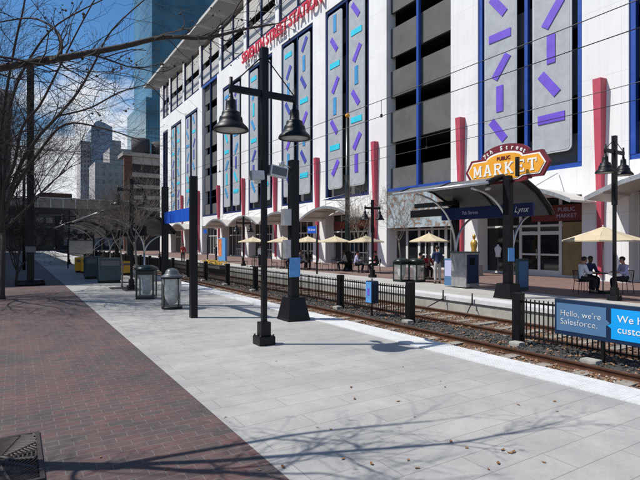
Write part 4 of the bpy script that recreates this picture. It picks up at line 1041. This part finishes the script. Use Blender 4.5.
spots = [(366, 272.8, 'beige parasol right of the dark green mast', 2), (335, 271, 'beige parasol left of the dark green mast', 1), (308, 269.8, 'beige parasol below the small blue name sign', 2), (283, 268.6, 'beige parasol behind the thick black notice pole', 1), (253, 267, 'leftmost beige parasol beside the lamp with two bells', 0)]
nm = ['under the parasol right of the mast', 'under the parasol left of the mast', 'under the parasol below the blue sign', 'under the parasol behind the notice pole', 'under the leftmost parasol']
for i, (u, v, lb, n) in enumerate(spots):
    c = G(u, v); c.x = min(c.x, 20.5); w_ = 2.25
    parasol(lb, c.x, c.y, w_, 1.93, 2.3)
    table('small round cafe table '+nm[i], c.x+.1, c.y-.1)
    for j, (off, rz, side) in enumerate(((-Rv*.6, RZR, 'left'), (Rv*.65, RZL, 'right'), (Fv*.7, RZC, 'rear'))):
        q = c+off; chair('black metal chair on the '+side+' '+nm[i], q.x, q.y, rz)
        if (i, j) in ((0, 0), (0, 1), (1, 1), (2, 0), (2, 2), (3, 1)):
            sh_, sk = {(0, 0): ('sh_lav', 'skin'), (0, 1): ('tr_dark', 'skin'), (1, 1): ('tr_grey', 'skin_dark'), (2, 0): ('sh_blue', 'skin'), (2, 2): ('tr_dark', 'skin_dark'), (3, 1): ('sh_red', 'skin')}[(i, j)]
            cn_ = {'sh_lav': 'lavender', 'tr_dark': 'black', 'tr_grey': 'grey', 'sh_blue': 'navy', 'sh_red': 'red'}[sh_]
            person('seated person in '+cn_+' top on the '+side+' '+nm[i], q.x, q.y, rz, shirt=sh_, skin=sk)
q = G(259.5, 267.3); person('standing person in white shirt and dark trousers by far platform lamp', q.x, q.y, RZR+.5, pose='stand', shirt='sh_white', arms='down')
q = G(183, 262.5); person('distant standing person in red top on the far platform', q.x, q.y, RZC, pose='stand', shirt='sh_red', arms='down')
q = G(206, 262.2); person('distant standing person in dark clothes near the yellow flowers', q.x+1, q.y, RZL, pose='stand', shirt='tr_dark', arms='down')

# ------------------------------------------------------------------ masts and overhead wires
X = 18.6; Y = YX(347.5, X); t = thing('catenary_mast', 'tall dark green mast with golden finial between two parasols', 'mast', (X, Y, 0))
hM = ZV(118, X, Y)
MB().lathe([(0, 0), (.3, 0), (.3, .08), (.2, .3), (.17, 1.0), (.16, 4), (.12, hM), (0, hM)], 14).build('pole', 'darkgreen', t)
MB().lathe([(0, hM+.35), (.12, hM+.28), (.16, hM+.15), (.1, hM+.02), (0, hM)], 12).build('finial', 'gold', t)
za = ZV(201, X, Y)
MB().tube([(0, 0, za), (-1.6, .6, za+.05)], .03, 6).tube([(0, 0, za+.5), (-1.6, .6, za+.05)], .02, 6).build('bracket', 'silver', t)
MB().lathe([(0, 0), (.26, 0), (.26, 1.15), (.18, 1.3), (0, 1.3)], 14, (.05, -.03, 0)).build('skirt', 'black', t)
p = G(30.5, 285); t = thing('catenary_mast', 'tall dark mast with wide base plate on brick sidewalk at far left', 'mast', (p.x, p.y, 0))
MB().lathe([(0, 0), (.58, 0), (.58, .1), (.5, .22), (0, .22)], 20).build('base', 'black', t)
MB().box(-.14, .14, -.14, .14, .22, 9.8).build('pole', 'black', t)
MB().box(-.2, .2, -.19, -.141, 1.45, 1.7).build('control_box', 'dome', t)
p = G(24, 270); t = thing('street_pole', 'thin dark pole behind the wide based mast at far left', 'pole', (p.x, p.y, 0))
MB().tube([(0, 0, 0), (0, 0, 6.6)], .09, 8).lathe([(0, 6.6), (.25, 6.6), (.1, 6.9), (0, 6.9)], 10).build('pole', 'black', t)
# span wires
def catenary(label, xc, zc_, zm):
    t = thing('overhead_wire', label, 'overhead wire', (xc, 0, zc_))
    MB().tube([(xc, -20, zc_), (xc, 130, zc_)], .009, 5).build('contact_wire', 'wire', t, True)
    pts = []
    span = 34.0
    for i in range(0, 151):
        y = -20+i; q = ((y+8) % span)/span; pts.append((xc, y, zm-.0-.22*4*q*(1-q)+.1))
    MB().tube(pts, .009, 5).build('messenger_wire', 'wire', t, True)
    y = -18.2+YX(620, xc)-int(YX(620, xc)+18.2) if False else YX(620, xc)-5*6
    while y < 120:
        if y > -18:
            q = ((y+8) % span)/span; MB().tube([(xc, y, zc_-.02), (xc, y, zm-.22*4*q*(1-q)+.1)], .007, 4).box(xc-.02, xc+.02, y-.03, y+.03, zc_-.03, zc_+.05).build('dropper', 'wire', t, True)
        y += 12
catenary('contact and messenger wires above the near track', 8.2, ZV(68.5, 8.2, YX(520, 8.2)), ZV(43, 8.2, YX(520, 8.2))+.05)
catenary('contact and messenger wires above the far track', 11.35, ZV(122, 11.35, YX(540, 11.35)), ZV(105, 11.35, YX(540, 11.35))+.05)
# ------------------------------------------------------------------ shelters, boxes on the near platform (distance)
s1 = shelter('arched dark shelter on the near platform behind the litter bins', 2.95+.6, 25.5, 38, 3.3, 1, False, 'black')
s2 = shelter('second arched dark shelter farther down the near platform', 3.5, 44, 56, 3.3, 1, False, 'black')
def box_thing(name, label, cat, u, v, w, h, m, dpt=.5, legs=True):
    p = G(u, v); t = thing(name, label, cat, (p.x, p.y, 0))
    MB().box(-w/2, w/2, -dpt/2, dpt/2, .12, h, .02).build('cabinet', m, t)
    MB().box(-w/2+.08, w/2-.08, -dpt/2-.012, -dpt/2-.002, h*.7, h-.12).build('slot', 'dome', t)
    MB().box(-w/2+.04, w/2-.04, -dpt/2+.04, dpt/2-.04, 0, .119).build('plinth', 'black', t)
box_thing('vending_box', 'nearer teal cabinet beside the near platform shelter', 'cabinet', 109, 282.5, .95, 1.15, 'teal', .8)
box_thing('vending_box', 'farther teal cabinet beside the near platform shelter', 'cabinet', 94, 278.5, .9, 1.15, 'teal', .8)
box_thing('newspaper_box', 'yellow newspaper box left of the teal cabinets', 'newspaper box', 79, 272.5, .45, .95, 'yellow')
box_thing('newspaper_box', 'second yellow newspaper box left of teal cabinets, more to the right', 'newspaper box', 85, 273, .45, .95, 'yellow')
box_thing('newspaper_box', 'yellow newspaper box between teal cabinet and short lamp', 'newspaper box', 121, 275, 1.1, .8, 'yellow')
p = G(81, 268); t = thing('notice_board', 'pale grey glazed notice board standing behind the yellow boxes', 'notice board', (p.x, p.y, 0))
for s in (-1, 1): MB().box(s*.85-.04, s*.85+.04, -.04, .04, 0, 2.1).build('leg', 'black', t)
MB().box(-.85, .85, -.03, .03, 1.0, 2.05).build('board', 'dome', t); MB().box(-.78, .78, -.036, -.031, 1.06, 1.98).build('poster', 'steel', t)
p = G(133, 262); t = thing('distant_sign', 'distant pale blue sign panel on post between the small trees', 'sign', (p.x, p.y, 0))
MB().tube([(0, 0, 0), (0, 0, 3.4)], .06, 8).build('post', 'black', t); MB().box(-.6, .6, -.03, .03, 2.4, 3.3).build('panel', 'slate', t)

# ------------------------------------------------------------------ trees
def grow(mbL, mbT, mbB, p, d, ln, r, lvl, maxl, rnd, upb=.05, buds=.3):
    n = 5 if lvl < 3 else 3
    pts = [Vector(p)]; rs = [r]; dd = Vector(d).normalized(); q = Vector(p)
    for i in range(n):
        jit = .16+.05*lvl
        dd = (dd+Vector((rnd.uniform(-jit, jit), rnd.uniform(-jit, jit), rnd.uniform(-jit, jit)+upb))).normalized()
        q = q+dd*ln/n; pts.append(q.copy()); rs.append(max(.0035, r*(1-.62*(i+1)/n)))
    (mbL if lvl <= 1 else mbT).tube(pts, rs, 7 if lvl <= 1 else 5 if lvl == 2 else 3, cap=False)
    if lvl >= maxl:
        if rnd.random() < buds:
            for _ in range(rnd.randint(2, 5)):
                mbB.rock(pts[-1]+Vector((rnd.uniform(-.06, .06), rnd.uniform(-.06, .06), rnd.uniform(-.06, .06))), rnd.uniform(.008, .018), 1)
        return
    kids_ = (4, 5, 5, 4, 3)[min(lvl, 4)]
    sprout(mbL, mbT, mbB, pts, rs, ln, lvl, maxl, rnd, kids_, upb, buds)
def sprout(mbL, mbT, mbB, pts, rs, ln, lvl, maxl, rnd, cnt, upb=.05, buds=.3, lo=.25):
    N_ = len(pts)-1
    for j in range(cnt):
        f = lo+(1-lo)*(j+rnd.random())/cnt; f = min(f, .999); i = int(f*N_); fr = f*N_-i
        b = pts[i].lerp(pts[i+1], fr); dr = (pts[i+1]-pts[i]).normalized()
        ax = Vector((rnd.gauss(0, 1), rnd.gauss(0, 1), rnd.gauss(0, 1))).cross(dr)
        if ax.length < .01: continue
        nd = Matrix.Rotation(math.radians(rnd.uniform(24, 58)), 3, ax.normalized()) @ dr
        rr_ = rs[i]*rnd.uniform(.5, .75)
        grow(mbL, mbT, mbB, b, nd, ln*rnd.uniform(.5, .82), max(rr_, .0035), lvl+1, maxl, rnd, upb, buds)
    # leader continues
    grow(mbL, mbT, mbB, pts[-1], (pts[-1]-pts[-2]), ln*.6, rs[-1], lvl+1, maxl, rnd, upb, buds)
def tree(label, x, y, h, r, seed, limbs=5, spread=.75, maxl=5, fork=None, m='bark', extra=None, stems=1, name='bare_tree', ln=None):
    rnd = random.Random(seed); t = thing(name, label, 'tree', (x, y, 0))
    A = MB(); Tw = MB(); Bd = MB(); fork = fork or h*.3; base = Vector((x, y, 0))
    for s in range(stems):
        off = Vector((rnd.uniform(-.12, .12), rnd.uniform(-.12, .12), 0)) if stems > 1 else Vector((0, 0, 0))
        top = base+off*2.5+Vector((rnd.uniform(-.1, .1), rnd.uniform(-.1, .1), fork))
        A.tube([base+off, base+off+Vector((0, 0, .15)), base+off*1.5+Vector((.03, 0, fork*.5)), top], [r*1.35, r, r*.9, r*.85], 10)
        for k in range(limbs):
            a = 2*PI*(k+rnd.uniform(-.25, .25))/limbs+s; d = Vector((math.cos(a)*spread, math.sin(a)*spread, rnd.uniform(.7, 1.1)))
            grow(A, Tw, Bd, top-Vector((0, 0, rnd.uniform(0, .3))), d, ln or h*.38, r*.5, 1, maxl, rnd)
    if extra:
        for lim, r0, r1, cnt, l0 in extra:
            pts = [Vector(q) for q in lim]; n = len(pts)-1; rs = [r0+(r1-r0)*i/n for i in range(n+1)]
            # smooth
            P = []; R = []
            for i in range(n):
                p0 = pts[max(i-1, 0)]; p1 = pts[i]; p2 = pts[i+1]; p3 = pts[min(i+2, n)]
                for q in range(4):
                    tt = q/4; P.append(.5*((2*p1)+(-p0+p2)*tt+(2*p0-5*p1+4*p2-p3)*tt*tt+(-p0+3*p1-3*p2+p3)*tt**3)); R.append(rs[i]+(rs[i+1]-rs[i])*tt)
            P.append(pts[-1]); R.append(rs[-1])
            A.tube(P, R, 9)
            sprout(A, Tw, Bd, P, [q*.7 for q in R], l0, 2, maxl, rnd, cnt, .05, .35, .12)
    A.build('trunk', m, t, True); c = Tw.build('crown', m, t, True); tag(Bd.build('buds', 'bud', t, True), kind='stuff')
    return t
TX, TY = -1.0, 5.53
fk = Vector((TX, TY, 3.0))
L1 = [fk-Vector((0, 0, .4)), pt(-60, 85, 4.25), pt(0, 68, 4.35), pt(60, 58, 4.45), pt(120, 47, 4.55), pt(165, 37, 4.65), pt(205, 38, 4.8), pt(245, 29, 5.0), pt(275, 24, 5.2)]
L2 = [pt(60, 58, 4.45), pt(61, 40, 4.5), pt(52, 27, 4.6), pt(30, 18, 4.7), pt(-10, 24, 4.8)]
L3 = [fk-Vector((0, 0, .2)), pt(-70, 20, 4.6), pt(-20, -30, 4.9), pt(60, -90, 5.2)]
L4 = [pt(205, 38, 4.8), pt(228, 22, 4.9), pt(240, 2, 5.0), pt(262, -20, 5.1)]
tree('nearest bare tree, its long branch reaching across the top left', TX, TY, 6.5, .085, 3, limbs=2, spread=.75, maxl=4, fork=2.9, ln=1.6,
     extra=[(L1, .042, .009, 9, .8), (L2, .016, .006, 5, .5), (L3, .04, .015, 4, 1.0), (L4, .012, .005, 3, .4)])
p = G(2, 299)
LIM = [[(2, 232, 16), (4, 190, 15.6), (14, 165, 15.2), (22, 128, 14.8), (40, 105, 14.4), (58, 70, 14), (78, 30, 13.8), (100, -10, 13.5)],
 [(2, 225, 16), (16, 175, 15.5), (36, 140, 15), (58, 116, 14.6), (78, 92, 14.4), (94, 64, 14), (112, 30, 13.6), (150, -5, 13.2)],
 [(2, 222, 16), (14, 190, 15.8), (42, 148, 15.5), (66, 124, 15.2), (102, 128, 15), (140, 140, 15)],
 [(2, 220, 16), (0, 150, 15.4), (6, 95, 15), (16, 40, 14.6), (24, 5, 14.2), (30, -40, 14)],
 [(2, 215, 16), (8, 130, 15.2), (14, 92, 15), (32, 55, 14.6), (58, 24, 14.2), (110, -4, 13.8)],
 [(58, 116, 14.6), (90, 108, 14.4), (120, 92, 14.2), (150, 84, 14)]]
tree('bare street tree with many rising limbs at the far left edge', p.x, p.y, 8.5, .085, 5, limbs=3, spread=.8, maxl=4, fork=2.5, m='bark',
     extra=[([pt(*q) for q in l], .06 if i < 5 else .03, .014, 11, 1.7) for i, l in enumerate(LIM)])
tree('distant bare street tree beyond the wide based mast', -.6, 33, 10, .12, 9, limbs=7, spread=.8, maxl=5)
tree('tall bare street tree between the limbs of the far left tree', -2.6, 21.5, 12, .12, 31, limbs=8, spread=.8, maxl=5, ln=4.2)
tree('low twiggy brown tree in the shade left of the wide based mast', .05, 27, 4.2, .06, 19, limbs=6, spread=.45, maxl=5, fork=.7, name='shrub_tree', ln=1.6)
p = G(136, 290); tree('slim leaning bare tree beside the short lamp on near platform', p.x, p.y, 4.2, .05, 13, limbs=4, spread=.5, maxl=4, fork=1.9, m='bark2', name='young_tree')
p = G(122, 288); tree('slim bare tree left of the short lamp on near platform', p.x, p.y, 4.0, .035, 14, limbs=4, spread=.55, maxl=4, fork=1.8, m='bark2', name='young_tree')
tree('distant bare tree by the shelter in front of the dark garage', 7.0, 62, 7.5, .1, 15, limbs=5, spread=.8, maxl=4, m='bark2')
tree('distant bare tree near the corner of the parking building', 19.0, 88, 7, .1, 16, limbs=5, spread=.8, maxl=4, m='bark2')
tree('distant bare tree under the pedestrian bridge', 12.5, 90, 7, .1, 17, limbs=5, spread=.8, maxl=4, m='bark')
p = G(358, 272.5); tree('thin bare tree beside the dark green mast on the far plaza', p.x, p.y, 4.6, .05, 41, limbs=4, spread=.5, maxl=4, fork=2.1, m='bark2', name='young_tree')
p = G(400, 272); tree('thin bare tree in front of the collage mural', p.x, p.y, 4.8, .05, 43, limbs=4, spread=.5, maxl=4, fork=2.1, m='bark2', name='young_tree')
# planting squares for the young trees
for i, (u, v) in enumerate(((136, 290), (122, 288))):
    p = G(u, v); tag(MB().box(p.x-.45, p.x+.45, p.y-.45, p.y+.45, .002, .016).build('soil_square', 'iron'), ('dark soil square around the slim leaning tree', 'dark soil square around the slim upright tree')[i], 'planting square')
# dead leaves
random.seed(5); lf = None
for i in range(34):
    u, v = random.uniform(330, 560), random.uniform(345, 470)
    if i < 8: u, v = random.uniform(100, 330), random.uniform(340, 475)
    p = G(u, v)
    if p.x > 6: continue
    if lf is None:
        m = MB(); vs = [m.b.verts.new(q) for q in ((-.03, 0, .012), (-.01, .017, .004), (.02, .012, .008), (.035, 0, .016), (.02, -.012, .006), (-.01, -.017, .01))]; c_ = m.b.verts.new((0, 0, .002))
        for k in range(6): m.b.faces.new((vs[k], vs[(k+1) % 6], c_))
        lf = m.build('dead_leaf', 'leafyellow'); o = lf
    else: o = lf.copy(); COL.objects.link(o)
    o.location = (p.x, p.y, .003); o.rotation_euler.z = random.uniform(0, 6); s = random.uniform(.5, 1.0); o.scale = (s, s, s)
    tag(o, 'small curled brown dead leaf lying on the pavement', 'leaf', 'dead leaves scattered on the pavement')

# ------------------------------------------------------------------ background
# building on the left, mostly outside the frame (casts the shade over the far sidewalk)
t = thing('office_building', 'tall office building beyond the left edge of the sidewalk', 'building', (-16, 55, 0))
MB().box(-30, -6.5, 31, 110, 0, 17.5).build('wall', 'leftbldg', t, True)
t = thing('office_building', 'grey office block behind the bare trees at the left edge', 'building', (-20, 140, 0))
MB().box(-50, -0.9, 130, 160, 0, 35).build('wall', 'leftbldg', t, True); MB().box(-50.3, -0.6, 129.7, 160.3, 35, 35.8).build('roof', 'palewall', t, True)
# pedestrian bridge
t = thing('pedestrian_bridge', 'dark elevated pedestrian bridge crossing above the far end of the platform', 'bridge', (0, 76, 0))
MB().box(-14, 15, 75, 78, 5.6, 6.5).build('deck', 'darkwall', t, True)
m = MB().box(-14, 15, 75, 75.1, 7.75, 7.9)
x = -14
while x < 15: m.box(x, x+.12, 75.0, 75.08, 6.5, 7.75); x += 1.5
m.build('railing', 'steel', t, True)
MB().box(-14, 15, 75.12, 75.18, 6.5, 7.7).build('side_panel', 'glassdark', t, True)
for x in (-2.5, 9, 14): MB().box(x, x+.6, 76, 77, 0, 5.6).build('column', 'darkwall', t, True)
# dark garage behind
def gar():
    x0, x1, y0 = 20.0, 52.0, 112.0
    t = thing('garage_building', 'dark brown garage with pale horizontal bands behind the white building corner', 'building', (36, y0, 0))
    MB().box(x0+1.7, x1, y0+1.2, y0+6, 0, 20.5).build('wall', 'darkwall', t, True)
    MB().box(x0, x0+1.6, y0, y0+1.19, 0, 20.5).box(x0+11, x0+12.2, y0, y0+1.19, 0, 20.5).build('pier', 'brownwall', t, True)
    for z, hh in ((19.0, 1.58), (16.2, .95), (13.7, .8), (11.3, .8), (8.8, .8), (6.2, .8), (3.4, .8)):
        MB().box(x0+1.61, x1, y0+.3, y0+1.19, z, z+hh).build('band', 'palewall', t, True)
    MB().box(x0-.3, x1, y0-.2, y0+6, 20.6, 21.4).build('roof', 'palewall', t, True)
    MB().lathe([(0, 21.3), (2, 21.3), (2, 25), (0, 25.2)], 16, (x0+4, y0+3, 0)).build('water_tank', 'darkwall', t, True)
    MB().lathe([(0, 21.3), (2, 21.3), (2, 24.6), (0, 24.8)], 16, (x0+8.4, y0+3, 0)).build('water_tank', 'darkwall', t, True)
gar()
# towers
def mid(u, Y): return Y/(-T+(1+T*T)*F/(u-U0))
t = thing('office_tower', 'stepped stone and blue glass tower with curved top in the distance', 'building', (mid(102, 400), 400, 0))
zt = lambda v, u, Y: ZV(v, mid(u, Y), Y)
a, b_, c, d = mid(81, 400), mid(91, 400), mid(104, 400), mid(122, 400)
MB().box(a, b_-.1, 403, 430, 0, zt(140, 82, 400)).build('wall', 'tower2', t, True)
MB().box(d-7, d, 404, 430, 0, zt(140, 122, 400)).build('wall', 'tower2', t, True)
pts = [(b_, 0), (d-7.1, 0), (d-7.1, zt(131, 115, 400))]
pts += [(mid(112, 400), zt(126.5, 105, 400)), (mid(104, 400), zt(123, 105, 400)), (mid(98, 400), zt(121.5, 105, 400)), (mid(95, 400), zt(123.5, 105, 400)), (b_, zt(128, 92, 400))]
MB().prism(pts, 'y', 399, 430).build('glass_bay', 'tower2glass', t, True)
t = thing('office_block', 'plain grey office block in front of the stepped tower', 'building', (mid(115, 230), 230, 0))
MB().box(mid(95, 230), mid(136, 230), 230, 250, 0, zt(163, 115, 230)).box(mid(110, 230), mid(136, 230), 231, 249, zt(163, 115, 230), zt(148, 118, 230)).build('wall', 'tower3', t, True)
t = thing('glass_tower', 'towering blue green glass skyscraper behind the white parking building', 'building', (mid(170, 210), 210, 0))
MB().box(mid(146, 210), mid(146, 210)+42, 210, 250, 0, 62).build('podium', 'towerglass', t, True)
MB().box(mid(153, 210), mid(153, 210)+36, 212, 248, 62.01, 180).build('shaft', 'towerglass', t, True)
t = thing('low_building', 'low brown brick building with small windows beyond the bridge', 'building', (mid(55, 190), 190, 0))
MB().box(mid(40, 190), mid(72, 190), 190, 205, 0, zt(193, 55, 190)).build('wall', 'brownwall', t, True)
for i in range(5):
    x = mid(42, 190)+.8+i*2.1
    for z in (zt(203, 55, 190), zt(212, 55, 190)): MB().box(x, x+1.1, 189.9, 189.99, z, z+2).build('window', 'glassdark', t, True)
t = thing('shop_building', 'pale shop front with dark windows at the end of the platform', 'building', (4, 150, 0))
MB().box(-10, 9, 150, 160, 0, 9.5).build('wall', 'palewall', t, True)
for i in range(8):
    for z, h_ in ((.6, 2.6), (4.4, 1.6), (7, 1.4)): MB().box(-9+i*2.3, -7.5+i*2.3, 149.9, 149.99, z, z+h_).build('window', 'glassdark', t, True)
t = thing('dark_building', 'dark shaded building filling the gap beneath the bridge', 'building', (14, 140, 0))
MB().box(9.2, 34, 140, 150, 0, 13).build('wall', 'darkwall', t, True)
for i in range(7):
    for z in (1, 4.6, 8.2): MB().box(10.5+i*3.2, 12.5+i*3.2, 139.9, 139.99, z, z+2).build('window', 'palewall', t, True)
